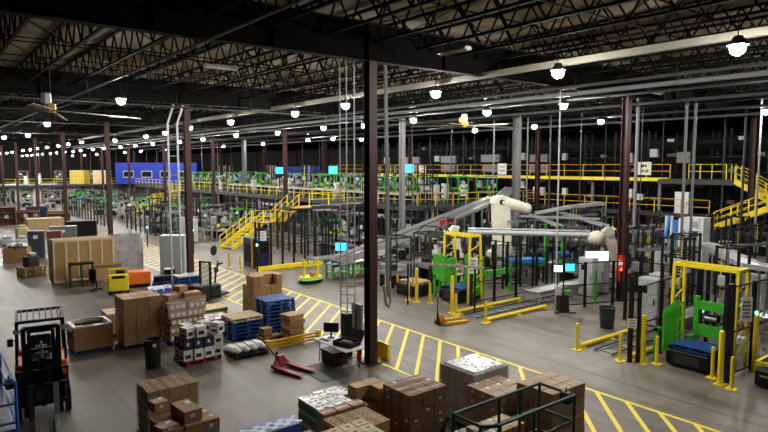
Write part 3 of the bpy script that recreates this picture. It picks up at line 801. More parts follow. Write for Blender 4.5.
b = MB()
for s in (-1, 1):
    b.bar((s * .53, .35, .95), (s * .5, .6, 2.3), .06, .06, black); b.bar((s * .53, 1.85, 1.1), (s * .5, 1.7, 2.3), .06, .06, black); b.bar((s * .5, .5, 2.3), (s * .5, 1.8, 2.32), .06, .06, black)
b.bar((-.5, .55, 2.3), (.5, .55, 2.3), .07, .07, black); b.bar((-.5, 1.78, 2.32), (.5, 1.78, 2.32), .07, .07, black)
for k in range(7): b.bar((-.4 + .133 * k, .55, 2.33), (-.4 + .133 * k, 1.78, 2.35), .03, .025, dark)
b.build('overhead_guard', fk)
for s in (-1, 1):
    b = MB(); b.cbox(s * .5, .42, 2.1, .14, .08, .12, dgrey, .02); b.bx(s * .5 - .05, s * .5 + .05, .375, .38, 2.05, 2.15, lgrey); b.build('work_light', fk)
    b = MB(); b.cbox(s * .64, .42, 1.85, .12, .03, .2, dgrey, .01); b.tube((s * .53, .45, 1.9), (s * .62, .43, 1.87), .012, black, 6); b.build('mirror', fk)

# ------------------------------------------------------------------ scissor lifts
def scissor(name, x0, x1, y0, y1, zt, m, label, deckz):
    t = thing(name, label, 'scissor lift', ((x0 + x1) / 2, (y0 + y1) / 2, 0)); a, c = (x1 - x0) / 2, (y1 - y0) / 2
    b = MB(); b.cbox(0, 0, .32, 2 * a - .1, 2 * c - .06, .4, m, .03); b.build('chassis', t)
    for i in (-1, 1):
        for k in (-1, 1): b = MB(); b.tube((i * (a - .3), k * (c - .12), .16), (i * (a - .3), k * (c - .01), .16), .16, rubber, 16); b.build('wheel', t, True)
    b = MB()
    for k in (-1, 1):
        for q in range(3):
            z_ = .55 + q * (deckz - .62) / 3; h_ = (deckz - .62) / 3
            b.bar((-a + .2, k * (c - .1), z_), (a - .2, k * (c - .1), z_ + h_), .06, .05, m); b.bar((a - .2, k * (c - .14), z_), (-a + .2, k * (c - .14), z_ + h_), .06, .05, m)
    b.build('scissor_arms', t)
    b = MB(); b.bx(-a, a, -c, c, deckz - .08, deckz, m); b.bx(-a + .04, a - .04, -c + .04, c - .04, deckz, deckz + .005, lgrey); b.build('platform', t)
    for z_ in (deckz + .15, (deckz + zt) / 2 + .05, zt):
        b = MB(); r = .024; q = a - .15
        b.path([(-a + .25, -c, z_), (a, -c, z_), (a, c, z_), (-a, c, z_), (-a, -c + .15, z_), (-a + .25, -c, z_)], .03, m, 8); b.build('guard_rail', t, True)
    for i, k in ((-1, -.6), (1, -1), (1, 1), (-1, 1), (0, 1), (0, -1), (-.75, -1), (.5, 1)):
        b = MB(); b.tube((i * a, k * c, deckz), (i * a, k * c, zt), .03, m, 8); b.build('post', t)
    b = MB(); b.cbox(a - .1, -c + .12, zt - .05, .16, .2, .22, dgrey, .02); b.tube((a - .1, -c + .12, zt + .05), (a - .1, -c + .12, zt + .14), .015, black, 6); b.build('control_box', t)
    return t
scissor('scissor_lift', 7.2, 9.6, 6.4, 7.2, 2.2, dgreen, 'dark green scissor lift platform with tube rails at the bottom right', 1.1)
scissor('scissor_lift', .3, 1.56, 15.0, 17.9, 1.8, mat('lift_blue', (.03, .16, .55), .4), 'bright blue scissor lift with rails cut off by the left edge', .75)
# ------------------------------------------------------------------ bollards
def bollard(px, py, top, label, m=yellow, r=.055, base=True, group=None, cap=None):
    x, y = W(px, py); h = WY(px, top, y)[1]
    t = thing('bollard', label, 'bollard', (x, y, 0), 0, group)
    b = MB(); b.tube((0, 0, 0), (0, 0, h - r), r, m, 14); b.ball((0, 0, h - r), r, m, 14, 6); b.build('post', t, True)
    if base: b = MB(); b.bx(-.15, .15, -.15, .15, 0, .02, m); b.build('base_plate', t)
    if cap: b = MB(); b.tube((0, 0, h), (0, 0, h + .08), .05, cap, 10); b.build('beacon', t, True)
for a in ((386, 294, 275.5, 'short yellow bollard farthest left, just right of the near dark column'),
          (408.5, 300, 281, 'short yellow bollard at the left corner of the wood-topped low platform'),
          (430, 303, 283, 'short yellow bollard at the left side of the far green pallet station'),
          (455.8, 315, 293.5, 'short yellow bollard paired with the tall post by the upright pallet jack'),
          (485.5, 323, 301, 'short yellow bollard at the end of the pair of floor curbs'),
          (577, 350, 323, 'short yellow bollard standing alone at the end of the right curb'),
          (620, 361, 334, 'short yellow bollard left of the signed black post'),
          (656.5, 364, 336, 'short yellow bollard between the tall post and the near green station'),
          (712, 378, 347, 'short yellow bollard left of the tall post at the near green station'),
          (731.5, 389, 357, 'short yellow bollard nearest the camera at the right')):
    bollard(*a)
for a in ((416.5, 302, 268, 'tall square-based yellow post right of the wood-topped low platform'),
          (452, 313, 275.5, 'tall yellow post right of the far green pallet station'),
          (642.5, 364, 315, 'tall yellow post beside the signed black post'),
          (720, 384.5, 331, 'tall yellow post right of the near green pallet station')):
    bollard(*a, r=.08)
bollard(753.5, 371, 315, 'tall yellow post with a green light on top at the right edge', r=.085, cap=led_g)
for a in ((229.5, 267, 253, 'short yellow bollard left of the navy machine', 'far bollards'), (240.5, 270, 256, 'short yellow bollard in front of the navy machine', 'far bollards')):
    bollard(*a[:4])
# curbs / floor rails
def curb(x0, x1, y, label, m=yellow):
    t = thing('floor_guide_rail', label, 'guide rail', (x0, y, 0))
    b = MB(); b.tube((0, 0, .1), (x1 - x0, 0, .1), .075, m, 12); b.build('rail', t, True)
    for x in (0.1, (x1 - x0) / 2, x1 - x0 - .1): b = MB(); b.bx(x - .1, x + .1, -.16, .16, 0, .03, m); b.build('foot_plate', t)
curb(18.6, 22.9, 18.45, 'yellow tubular floor rail on the far side of the left pallet track')
curb(18.6, 22.6, 16.7, 'yellow tubular floor rail on the near side of the left pallet track')
curb(18.5, 22.4, 12.15, 'yellow tubular floor rail running back from the lone right bollard')
curb(18.7, 20.4, 10.4, 'short yellow floor rail behind the signed black post')
for (y, l) in ((17.6, 'grey steel pallet track set in the floor between the left yellow rails'), (11.3, 'grey steel pallet track set in the floor behind the lone right bollard')):
    t = thing('floor_track', l, 'track', (18.6, y, 0))
    for s in (-.35, .35):
        b = MB(); b.bx(0, 7, s - .08, s + .08, 0, .05, galv); b.bx(0, 7, s - .02, s + .02, .05, .09, dark); b.build('rail', t)
    b = MB()
    for k in range(14): b.bx(.2 + .5 * k, .26 + .5 * k, -.35, .35, 0, .03, grey)
    b.build('cross_tie', t)

# ------------------------------------------------------------------ black fence panels
def fence(p, q, h, label, n=None, mesh=True, group='black machine fence panels'):
    p, q = Vector((*p, 0)), Vector((*q, 0)); L = (q - p).length; n = n or max(1, round(L / 1.5))
    t = thing('safety_fence', label, 'fence', p, math.atan2((q - p).y, (q - p).x), None)
    for k in range(n + 1):
        b = MB(); x = L * k / n; b.bx(x - .05, x + .05, -.05, .05, 0, h, black); b.bx(x - .1, x + .1, -.08, .08, 0, .02, black); b.build('post', t)
    for k in range(n):
        b = MB(); x0, x1 = L * k / n + .06, L * (k + 1) / n - .06
        for z in (.15, h / 2, h - .05): b.bx(x0, x1, -.015, .015, z - .02, z + .02, black)
        for s in (x0, x1): b.bx(s - .015, s + .015, -.015, .015, .15, h - .05, black)
        if mesh:
            x = x0 + .1
            while x < x1: b.bx(x - .003, x + .003, -.003, .003, .15, h - .05, black); x += .1
            z = .35
            while z < h: b.bx(x0, x1, -.003, .003, z - .003, z + .003, black); z += .3
        b.build('mesh_panel', t)
    return t
fence((20.3, 19.2), (26.5, 19.0), 2.1, 'black mesh fence right of the far green pallet station')
fence((26.0, 19.2), (26.0, 24.5), 2.3, 'black mesh fence in front of the big cream robot', n=6)
fence((23.4, 22.6), (25.6, 20.6), 2.3, 'short black mesh fence between the far green station and the cream robot', n=4)
fence((22.8, 16.3), (27.0, 14.6), 2.1, 'black mesh fence behind the screen kiosk', n=3)
fence((18.6, 10.05), (23.5, 10.3), 2.6, 'tall black mesh fence left of the near green station')
fence((19.0, 7.55), (24.2, 7.2), 2.9, 'tall black mesh fence right of the near green station')
fence((23.6, 10.3), (23.6, 13.4), 2.6, 'black mesh fence section behind the dark grey bin')
fence((16.7, 33.7), (22.4, 33.7), 3.0, 'tall black mesh fence above the yellow floor beam', n=7)
fence((22.4, 33.7), (22.4, 42.0), 3.0, 'tall black mesh fence running back from the end of the yellow floor beam', n=9)
fence((24.5, 33.2), (29.5, 33.2), 3.0, 'tall black mesh fence right of the yellow floor beam, behind the tall mast', n=7)
fence((16.9, 34.0), (16.9, 34.6), 3.0, 'narrow black fence piece beside the navy machine', n=1)
fence((17.6, 50.5), (17.6, 66), 2.4, 'farther black mesh fence along the aisle')
fence((16.2, 68), (16.2, 92), 2.6, 'farthest black mesh fence along the bright aisle')
b = MB(); b.bx(16.4, 21.1, 33.35, 33.6, .05, .3, yellow)
for x in (16.5, 18.7, 20.9): b.bx(x - .1, x + .1, 33.3, 33.6, 0, .05, yellow)
tag(b.build('guard_beam'), 'yellow steel guard beam on the floor before the tall black fence', 'barrier')
# posts with signs
def sign(name, x, y, z, w, h, label, rz=-.6, cols=(label_m,), lines=3, post=None):
    t = thing(name, label, 'sign', (x, y, z), rz)
    b = MB(); b.bx(-w / 2, w / 2, -.01, .01, -h / 2, h / 2, cols[0]); b.build('plate', t)
    b = MB()
    for k in range(lines):
        zz = h * (.3 - .6 * k / max(1, lines - 1)); L = w * R.uniform(.5, .8)
        seg = 4
        for q in range(seg): b.bx(-L / 2 + q * L / seg, -L / 2 + (q + .7) * L / seg, -.014, -.01, zz - h * .045, zz + h * .045, print_b)
    b.build('lettering', t)
RZ = -.68
b = MB(); b.bx(-.06, .06, -.06, .06, 0, 2.9, black); tag(b.build('fence_pole', None, False, (18.45, 10.25, 0)), 'black square pole with a small white notice left of the tall yellow post', 'pole')
sign('notice', 18.38, 10.16, 1.35, .3, .3, 'small white notice on the black pole beside the tall yellow post', RZ)
b = MB(); b.bx(-.09, .09, -.09, .09, 0, 3.0, black); tag(b.build('fence_pole', None, False, (19.05, 7.45, 0)), 'thick black pole at the right side of the near green station', 'pole')
x, y = 19.9, 7.3
sign('notice', 19.55, 7.2, 2.2, .33, .75, 'tall white notice on the fence right of the near green station', RZ, lines=5)
sign('notice', 20.25, 19.05, 1.9, .42, .75, 'white notice on the fence right of the far green station', RZ, lines=4)
sign('notice', 16.85, 33.6, 2.2, .55, .6, 'white notice on the tall fence above the yellow floor beam', RZ, lines=3)
carton_proto((.3, .2, .2), wcart, 'label').put((19.45, 7.28, 1.15), .2, 'small white parcel held on the fence below the tall notice')

# ------------------------------------------------------------------ green pallet stations
def station(x, y, px, label, h=3.2, dy=1.0, panel=True):
    t = thing('pallet_station', label, 'machine', (x, y, 0))
    b = MB(); b.cbox(.75, 0, .3, 1.5, 1.25, .5, black, .03); b.bx(.0, 1.5, -.66, -.6, .1, .5, dark); b.bx(.0, 1.5, .6, .66, .1, .5, dark); b.bx(-.02, .0, -.4, .4, .15, .45, dgrey); b.build('base', t)
    b = MB()
    for s in (-1, 1): b.bx(.1, 1.5, s * .62 - .05, s * .62 + .05, .55, .64, black)
    b.build('pallet_guide', t)
    # yellow portal, splayed double legs
    b = MB(); b.bar((px, -dy, h), (px, dy, h), .11, .11, yellow); b.bar((px + .7, -dy, h), (px + .7, dy, h), .07, .07, yellow)
    for s in (-1, 1): b.bar((px, s * dy, h), (px + .7, s * dy, h), .1, .1, yellow)
    b.build('portal_head', t)
    for s in (-1, 1):
        for k, xx in enumerate((px, px + .7)):
            b = MB(); b.bar((xx, s * dy, h), (xx + (.12 if k else -.12), s * (dy + .02), 0), .085, .085, yellow); b.build('portal_leg', t)
        b = MB()
        for k in range(5): b.bar((px, s * dy, .5 + .5 * k), (px + .7, s * dy, .8 + .5 * k), .03, .03, yellow)
        b.build('portal_brace', t)
    # green carriage frame
    b = MB(); X = 1.7
    for s in (-1, 1): b.bx(X - .08, X + .08, s * .5 - .08, s * .5 + .08, .2, 2.1, green)
    b.bx(X - .06, X + .06, -.45, .45, 1.65, 1.95, green); b.bx(X - .06, X + .06, -.45, .45, .75, 1.15, green); b.bx(X - .5, X, -.56, -.44, .6, .8, green); b.bx(X - .5, X, .44, .56, .6, .8, green)
    b.build('lift_frame', t)
    b = MB(); b.cbox(X + .05, 0, 1.4, .3, .4, .3, dark, .04); b.tube((X, 0, 1.5), (X, 0, 2.2), .05, galv, 8); b.tube((X - .05, -.18, 1.4), (X - .05, .18, 1.4), .09, galv, 10); b.build('drive_motor', t, True)
    b = MB()
    for s in (-1, 1): b.bx(X + .25, X + .35, s * .3 - .05, s * .3 + .05, .2, h - .1, dark)
    b.build('mast', t)
    # green side doors on the left flank
    b = MB(); b.bx(-.05, .05, .98, 1.08, 0, 1.15, green); b.bx(-.05, .3, .98, 1.08, 1.05, 1.15, green); b.build('door_post', t)
    b = MB()
    for k in range(8): b.bar((.15 + .1 * k, .85, .35), (.15 + .1 * k, .85, 1.75 + .03 * k), .085, .03, green)
    b.bx(.1, .95, .84, .88, 1.5, 1.6, green); b.bx(.1, .95, .84, .88, .5, .6, green)
    for k in range(4): b.bar((1.0, .85 - .08 * k, .35), (1.0, .85 - .08 * k, 1.98), .03, .07, green)
    b.build('side_door', t)
    b = MB(); b.bx(.3, 1.5, -.9, -.84, .25, 1.3, green) if not panel else b.bx(1.0, 1.6, -.8, -.74, .3, .9, green); b.bx(.8, .9, -.84, -.74, .2, 1.3, green); b.build('right_panel', t)
    return t
station(19.15, 8.72, 1.05, 'near green and yellow pallet lift station at the right, blue pallet in it')
put_pallet(P_blue, 19.15 + .72, 8.72, .56, PI / 2, 'blue pallet loaded in the near green station')
fs = station(20.0, 20.35, .5, 'far green and yellow pallet lift station left of the cream robot', dy=.85)
b = MB(); b.bx(.0, .08, .35, 1.15, .95, 2.2, green); b.build('front_panel', fs)
b = MB(); b.bx(1.6, 3.2, -.75, -.65, 1.1, 1.4, green); b.build('side_beam', fs)
put_pallet(P_blue, 20.72, 20.35, .56, PI / 2, 'blue pallet loaded in the far green station')
t = thing('pallet_dispenser', 'low black platform with wooden pallets left of the far green station', 'machine', (19.35, 22.75, 0))
b = MB(); b.cbox(.55, 0, .3, 1.4, 1.3, .55, black, .03); b.build('base', t)
for s in (-1, 1): b = MB(); b.bx(-.12, -.06, s * .6 - .04, s * .6 + .04, 0, 1.0, dyellow); b.build('corner_guide', t)
put_pallet(P_wood, 19.9, 22.75, .58, PI / 2, 'wooden pallet on the low black platform left of the far green station')
# right edge vehicle with yellow frame
t = thing('pallet_shuttle', 'black low shuttle with yellow frame cut off by the right edge', 'machine', (19.6, 6.3, 0), .0)
b = MB(); b.cbox(.6, -.1, .3, 1.9, 1.2, .52, black, .05); b.bx(-.36, -.34, -.6, .35, .35, .4, galv); b.build('base', t)
b = MB(); b.bar((.1, .6, .6), (1.6, .6, .6), .1, .12, yellow); b.bar((.1, .6, .6), (.1, -.6, .6), .1, .12, yellow); b.build('yellow_frame', t)
b = MB(); b.bx(.8, .95, -.2, -.05, .5, 2.6, galv); b.bx(.8, .95, .3, .45, .5, 2.6, galv); b.build('mast', t)

# ------------------------------------------------------------------ kiosk with two screens
t = thing('screen_kiosk', 'black wheeled kiosk with a white and a blue screen on the open floor', 'kiosk', (22.7, 15.85, 0), -.7)
b = MB(); b.prism([(-.3, 0), (.3, 0), (.18, .75), (-.18, .75)], 'x', -.2, .2, black); b.build('base', t)
for s in (-1, 1): b = MB(); b.bar((s * .05, -.3, .05), (s * .42, -.42, .02), .05, .04, black); b.tube((s * .42, -.42, .04), (s * .42, -.38, .04), .04, dgrey, 8); b.build('foot', t)
b = MB(); b.tube((0, 0, .7), (0, 0, 2.1), .03, dark, 8); b.build('pole', t)
b = MB(); b.cbox(-.27, -.05, 1.95, .42, .05, .34, black, .01); b.build('screen_case', t); b = MB(); b.bx(-.46, -.08, -.078, -.075, 1.8, 2.1, scr_w); b.build('screen', t)
b = MB(); b.cbox(.25, -.05, 2.0, .46, .05, .38, black, .01); b.build('screen_case', t); b = MB(); b.bx(.04, .46, -.078, -.075, 1.83, 2.17, cyan); b.build('screen', t)
b = MB(); b.bx(-.35, -.12, -.1, .05, .75, 1.15, lgrey); b.build('side_cabinet', t)
b = MB(); b.bx(.02, .3, -.12, .1, .9, .95, green); b.build('shelf', t)
def monitor(x, y, z, w, h, m, label, rz=-.67, post=True, pl=1.9):
    t = thing('display_screen', label, 'screen', (x, y, z), rz)
    b = MB(); b.cbox(0, .02, 0, w + .06, .06, h + .06, black, .01); b.build('screen_case', t)
    b = MB(); b.bx(-w / 2, w / 2, -.014, -.011, -h / 2, h / 2, m); b.build('screen', t)
    if post: b = MB(); b.bx(-.03, .03, .04, .1, -min(z, pl), 0, dark); b.build('bracket', t)
x, y = W(597, 257, 1.95); monitor(x, y, 2.0, 1.15, .48, scr_w, 'wide white screen hanging left of the red column')
monitor(20.6, 30.4, 1.55, .75, .5, cyan, 'bright cyan screen beside the green tables')

# ------------------------------------------------------------------ cream robots
def robot(x, y, rz, s, label, a1=95, a2=-8, m=cream, ped=.9, cat='robot', L2=1.75, fat=1.0):
    t = thing('robot_arm', label, cat, (x, y, 0) if not isinstance(y, tuple) else (x, y[0], y[1]), rz); t.scale = (s, s, s)
    b = MB(); b.bx(-.5, .5, -.5, .5, 0, .05, dark); b.lathe((0, 0, 0), [(.42, .05), (.38, ped * .6), (.45, ped * .65), (.45, ped)], m, 20); b.build('pedestal', t, True)
    b = MB(); b.cbox(0, 0, ped + .3, .8, .7, .62, m, .12); b.cbox(-.35, 0, ped + .2, .5, .5, .4, m, .1); b.tube((-.1, -.45, ped + .4), (-.1, .45, ped + .4), .3, m, 18); b.build('turret', t, True)
    A = Vector((0, 0, ped + .45)); r1 = math.radians(a1); B = A + Vector((math.cos(r1), 0, math.sin(r1))) * 1.9
    r2 = math.radians(a2); D = B + Vector((math.cos(r2), 0, math.sin(r2))) * L2
    b = MB(); n = Vector((0, 1, 0)); b.bar(A, B, .34 * fat, .5 * fat, m); b.tube(A - n * .3, A + n * .3, .3, m, 16); b.tube(B - n * .26, B + n * .26, .27, m, 16); b.tube(B - n * .27, B - n * .28, .12, black, 12); b.build('lower_arm', t, True)
    b = MB(); b.cbox(B.x - .1, 0, B.z + .05, .6, .42, .4, m, .1); b.tube(B, D, .22 * fat, m, 16, .15 * fat); b.ball(D, .17 * fat, m, 14, 8); b.build('upper_arm', t, True)
    b = MB(); b.tube(D, D + Vector((.02, 0, -.35)), .09, dgrey, 12); b.bx(D.x - .3, D.x + .3, -.25, .25, D.z - .42, D.z - .35, dark); b.build('gripper', t, True)
    b = MB(); b.path([B + Vector((-.3, .2, .1)), B + Vector((-.5, .25, -.5)), A + Vector((-.4, .3, .2)), A + Vector((-.5, .1, -.4))], .04, black, 8); b.build('cable', t, True)
robot(27.2, 23.3, -.55, 1.42, 'huge cream industrial robot arm standing above the fences in the middle', 93, -14, ped=.75, L2=1.15, fat=1.35)
robot(25.5, 25.2, 2.7, .85, 'cream robot arm bending left behind the far green station', 80, -20)
robot(29.3, 17.2, 2.4, .95, 'cream robot arm folded low left of the red column', 75, -15)
# gantry tube
x0, y0 = W(468, 232, 3.0); x1, y1 = W(590, 235, 3.0)
t = thing('overhead_duct', 'pale horizontal duct crossing in front of the huge cream robot', 'duct', (0, 0, 0))
b = MB(); b.tube((x0, y0, 3), (x1, y1, 3), .13, lgrey, 12); b.tube((x0, y0, 3.2), (x1, y1, 3.2), .05, galv, 8); b.build('tube', t, True)
b = MB(); b.ball((x1 + .25, y1 - .2, 2.85), .45, cream, 16, 10, .8); b.build('end_hood', t, True)
for k in range(4):
    f = (k + .2) / 4; b = MB(); px_, py_ = x0 + (x1 - x0) * f, y0 + (y1 - y0) * f; b.bx(px_ - .04, px_ + .04, py_ - .04, py_ + .04, 0, 2.9, dark); b.build('support_post', t)

# ------------------------------------------------------------------ conveyors
def conveyor(pts, w, label, m_side=alu, m_bed=belt, legs=True, name='belt_conveyor', roll=False, lm=None, side_h=.16):
    t = thing(name, label, 'conveyor', (0, 0, 0)); P = [Vector(p) for p in pts]
    nrm = []
    for i in range(len(P)):
        d = (P[min(i + 1, len(P) - 1)] - P[max(i - 1, 0)]); d.z = 0; d.normalize(); nrm.append(Vector((-d.y, d.x, 0)))
    b = MB()
    if roll:
        for a, c, na in zip(P, P[1:], nrm):
            L = (c - a).length; n = int(L / .16)
            for k in range(n): q = a + (c - a) * ((k + .5) / n); b.tube(q - na * w / 2, q + na * w / 2, .035, roller, 6)
    else:
        for i in range(len(P) - 1):
            vs = []
            for q, nn in ((P[i], nrm[i]), (P[i + 1], nrm[i + 1])):
                for s, z in ((-1, .0), (1, .0), (1, -.12), (-1, -.12)): vs.append(q + nn * (w / 2 * s) + Vector((0, 0, z)))
            b.add(vs, [(0, 1, 5, 4), (3, 7, 6, 2), (0, 4, 7, 3), (1, 2, 6, 5), (0, 3, 2, 1), (4, 5, 6, 7)], m_bed)
    b.build('rollers' if roll else 'belt', t)
    for s in (-1, 1):
        b = MB()
        for i in range(len(P) - 1):
            a = P[i] + nrm[i] * (w / 2 + .03) * s; c = P[i + 1] + nrm[i + 1] * (w / 2 + .03) * s
            b.bar(a + Vector((0, 0, -.02)), c + Vector((0, 0, -.02)), .05, side_h, m_side)
        b.build('side_rail', t)
    if legs:
        for i in range(len(P) - 1):
            L = (P[i + 1] - P[i]).length; n = max(1, int(L / 2.2))
            for k in range(n + (i == len(P) - 2)):
                q = P[i] + (P[i + 1] - P[i]) * (k / n)
                if q.z < .4: continue
                b = MB()
                for s in (-1, 1): f = q + nrm[i] * w / 2 * s; b.bx(f.x - .03, f.x + .03, f.y - .03, f.y + .03, 0 if legs is True else legs, q.z - .1, lm or galv)
                f, g = q - nrm[i] * w / 2, q + nrm[i] * w / 2; b.bar((f.x, f.y, q.z * .4 + (0 if legs is True else legs * .6)), (g.x, g.y, q.z * .4 + (0 if legs is True else legs * .6)), .04, .04, lm or galv)
                b.build('leg', t)
    return t
sx, sz = WY(384, 243, 28); ex, ez = WY(494, 199, 28)
t = conveyor([(18.6, 28, 1.15), (sx, 28, sz), (ex, 28, ez)], .9, 'long dark belt conveyor climbing from the floor past the near column to the upper machines', alu, belt, side_h=.42)
b = MB(); f = .42; q = Vector((sx + (ex - sx) * f, 28, sz + (ez - sz) * f)); q2 = Vector((sx + (ex - sx) * (f + .16), 28, sz + (ez - sz) * (f + .16)))
b.bar(q + Vector((0, -.54, 0)), q2 + Vector((0, -.54, 0)), .02, .36, red); b.build('red_panel', t)
conveyor([(26.5, 26.9, 3.3), (31.5, 27, 4.5), (36, 30, 4.9)], .8, 'second grey belt conveyor climbing behind the huge robot')
p0 = W(520, 214, 3.9); p1 = W(598, 203, 3.9)
conveyor([(*W(535, 213, 3.4), 3.4), (*W(572, 206, 3.9), 3.9), (*W(604, 203, 4.1), 4.1)], 1.0, 'light grey overhead conveyor left of the red column', galv, galv)
conveyor([(*W(692, 242, 2.8), 2.8), (*W(708, 245, 2.8), 2.8), (*W(722, 251, 2.75), 2.75), (*W(740, 260, 2.7), 2.7), (*W(752, 265, 2.65), 2.65), (*W(775, 268, 2.65), 2.65)], .75, 'curving silver chute conveyor above the near green station', alu, alu, side_h=.2)
conveyor([(18.9, 31.2, .85), (26, 31.2, .85)], .7, 'low roller conveyor behind the green tables', galv, roll=True)
conveyor([(20.6, 26.0, .95), (27, 26.0, .95)], .9, 'low roller conveyor right of the near dark column', lgrey, roll=True)
conveyor([(23.0, 11.3, .5), (31, 11.3, .5)], .9, 'low roller conveyor inside the right cell', grey, roll=True)
conveyor([(22.7, 17.6, .6), (33, 17.6, .6)], .9, 'low roller conveyor inside the middle cell', grey, roll=True)
conveyor([(24, 21.6, .8), (36, 21.6, .8)], .8, 'low roller conveyor behind the black fence of the far green station', grey, roll=True)
conveyor([(33, 10, 1.9), (33, 24, 1.9)], .8, 'raised dark conveyor behind the white wrapping machine', grey)
conveyor([(24.5, 8.4, .9), (34, 8.6, .9)], .8, 'low roller conveyor behind the near green station', grey, roll=True)
for X, z, y0_, y1_ in ((24, .9, 34, 60), (28.5, .9, 34, 75), (20, .9, 50, 75)):
    conveyor([(X, y0_, z), (X, y1_, z)], .7, {24: 'long roller conveyor behind the tall black fence', 28.5: 'long roller conveyor under the mezzanine edge', 20: 'long roller conveyor left of the yellow stairs'}[X], galv, roll=False)
conveyor([(33.2, 38, 4.1), (33.2, 75, 4.1)], .5, 'silver conveyor along the mezzanine behind the yellow rail', galv, legs=3.25)
conveyor([(36.2, 38, 4.1), (36.2, 90, 4.1)], .7, 'second silver conveyor along the mezzanine', galv, legs=3.25)
conveyor([(30.5, 38, 2.4), (30.5, 62, 2.4)], .8, 'raised silver conveyor below the mezzanine edge', lgrey)

# green work tables
for i, (x, y) in enumerate(((19.3, 28.9), (20.7, 28.9))):
    t = thing('work_table', ('green framed work table with blue top, left of the tall mast', 'green framed work table with white top, behind the tall mast')[i], 'table', (x, y, 0))
    b = MB(); b.bx(-.6, .6, -.4, .4, .82, .87, mat('table_blue', (.2, .3, .6), .5) if i == 0 else white); b.build('tabletop', t)
    for a in (-.55, .55):
        for c in (-.35, .35): b = MB(); b.bx(a - .05, a + .05, c - .05, c + .05, 0, .82, green); b.build('leg', t)
    b = MB(); b.bx(-.55, .55, -.38, .38, .3, .36, green); b.bx(-.6, .6, -.42, -.36, .7, .82, green); b.build('shelf', t)
b = MB(); b.cbox(0, 0, 1.35, .45, .4, .5, red, .03); b.bx(-.04, .04, -.04, .04, 0, 1.2, dark); tag(b.build('red_bin', None, False, (*W(364, 250, 1.3), 0)), 'red box showing between the mast and the near dark column', 'box')

# ------------------------------------------------------------------ AGV
t = thing('mobile_robot', 'low round-cornered yellow mobile robot with a parcel on the aisle floor', 'robot vehicle', (17.3, 28.6, 0), .1)
b = MB(); b.prism([(.75 * math.cos(a), .5 * math.sin(a)) for a in [2 * PI * k / 20 for k in range(20)]], 'z', .04, .2, black); b.build('chassis', t)
b = MB(); b.prism([(.77 * math.cos(a), .52 * math.sin(a)) for a in [2 * PI * k / 20 for k in range(20)]], 'z', .2, .235, mat('ring_green', (.1, .6, .2), emit=.2)); b.build('light_ring', t)
b = MB(); b.prism([(.7 * math.cos(a), .46 * math.sin(a)) for a in [2 * PI * k / 20 for k in range(20)]], 'z', .25, .36, yellow); b.build('deck', t)
for x in (-.45, .5): b = MB(); b.bx(x - .05, x + .05, -.05, .05, .36, 1.35, yellow); b.build('post', t)
b = MB(); b.bar((-.45, 0, .95), (.5, 0, .95), .04, .06, yellow); b.build('cross_bar', t)
carton_proto((.34, .3, .26), carton_m, 'plain').put((17.35, 28.4, .365), .3, 'small brown parcel riding on the yellow mobile robot')

# ------------------------------------------------------------------ navy machine
t = thing('baling_machine', 'navy blue upright machine left of the tall black fence', 'machine', (17.5, 35.6, 0))
b = MB(); b.cbox(0, 0, .95, 1.3, 1.4, 1.9, mat('navy_paint', (.012, .025, .12), .45), .03); b.build('housing', t)
b = MB(); b.bx(-.66, -.65, -.5, .5, .3, 1.5, dark); b.build('door', t)
b = MB(); b.bx(-.5, .5, -.72, -.7, .9, 1.6, dark); b.bx(-.5, .5, -.76, -.72, .55, .62, dark); b.build('front_opening', t)
b = MB(); b.bx(-.72, -.66, -.75, -.6, 0, 2.0, dyellow); b.build('yellow_post', t)
b = MB(); b.bx(.5, .66, -.78, -.7, 0, 2.0, dyellow); b.build('yellow_post', t)
b = MB(); b.cbox(.2, 0, 2.2, .5, .6, .6, dark, .05); b.build('hopper', t)

# ------------------------------------------------------------------ rails, platforms, stairs
def guard_rail(pts, label, m=yellow, h=1.07, kick=True, step=1.9, r=.03):
    t = thing('guard_rail', label, 'railing', (0, 0, 0)); P = [Vector(p) for p in pts]; U = Vector((0, 0, 1))
    for z in (h, h * .52):
        b = MB(); b.path([p + U * z for p in P], r, m, 6); b.build('rail', t)
    for a, c in zip(P, P[1:]):
        n = max(1, round((c - a).length / step))
        for k in range(n + 1):
            if k == 0 and a is not P[0]: continue
            q = a + (c - a) * (k / n); b = MB(); b.bx(q.x - .028, q.x + .028, q.y - .028, q.y + .028, q.z, q.z + h, m); b.build('post', t)
        if kick: b = MB(); b.bar(a + U * .06, c + U * .06, .02, .12, m); b.build('kick_board', t)
def platform(poly, z, label, posts, th=.3, m=dgrey):
    t = thing('platform', label, 'platform', (0, 0, 0))
    b = MB(); b.prism(poly, 'z', z - .06, z, dgrey); b.build('deck', t)
    for a, c in zip(poly, poly[1:] + poly[:1]):
        b = MB(); b.bar((*a, z - .06 - th / 2), (*c, z - .06 - th / 2), .14, th, m); b.build('edge_beam', t)
    for x, y in posts:
        b = MB(); b.bx(x - .1, x + .1, y - .1, y + .1, 0, z - .36, grey); b.bx(x - .2, x + .2, y - .2, y + .2, 0, .03, grey); b.build('support_post', t)
    return t
MZ = 3.2
platform([(31.6, 38), (35, 35.2), (45.8, 35.2), (45.8, 112), (31.6, 112)], MZ, 'long grey mezzanine platform carrying the green machines at middle left',
         [(31.9, 40 + 6 * k) for k in range(12)] + [(38, 36 + 8 * k) for k in range(9)] + [(35.2, 35.6), (42, 35.6)])
guard_rail([(31.65, 112, MZ), (31.65, 46.2, MZ)], 'long yellow railing along the mezzanine edge behind the yellow stairs', kick=False)
guard_rail([(31.65, 42.6, MZ), (31.65, 38, MZ), (35, 35.25, MZ), (45.5, 35.25, MZ)], 'amber railing round the near corner of the mezzanine', dyellow, kick=False, step=1.6)
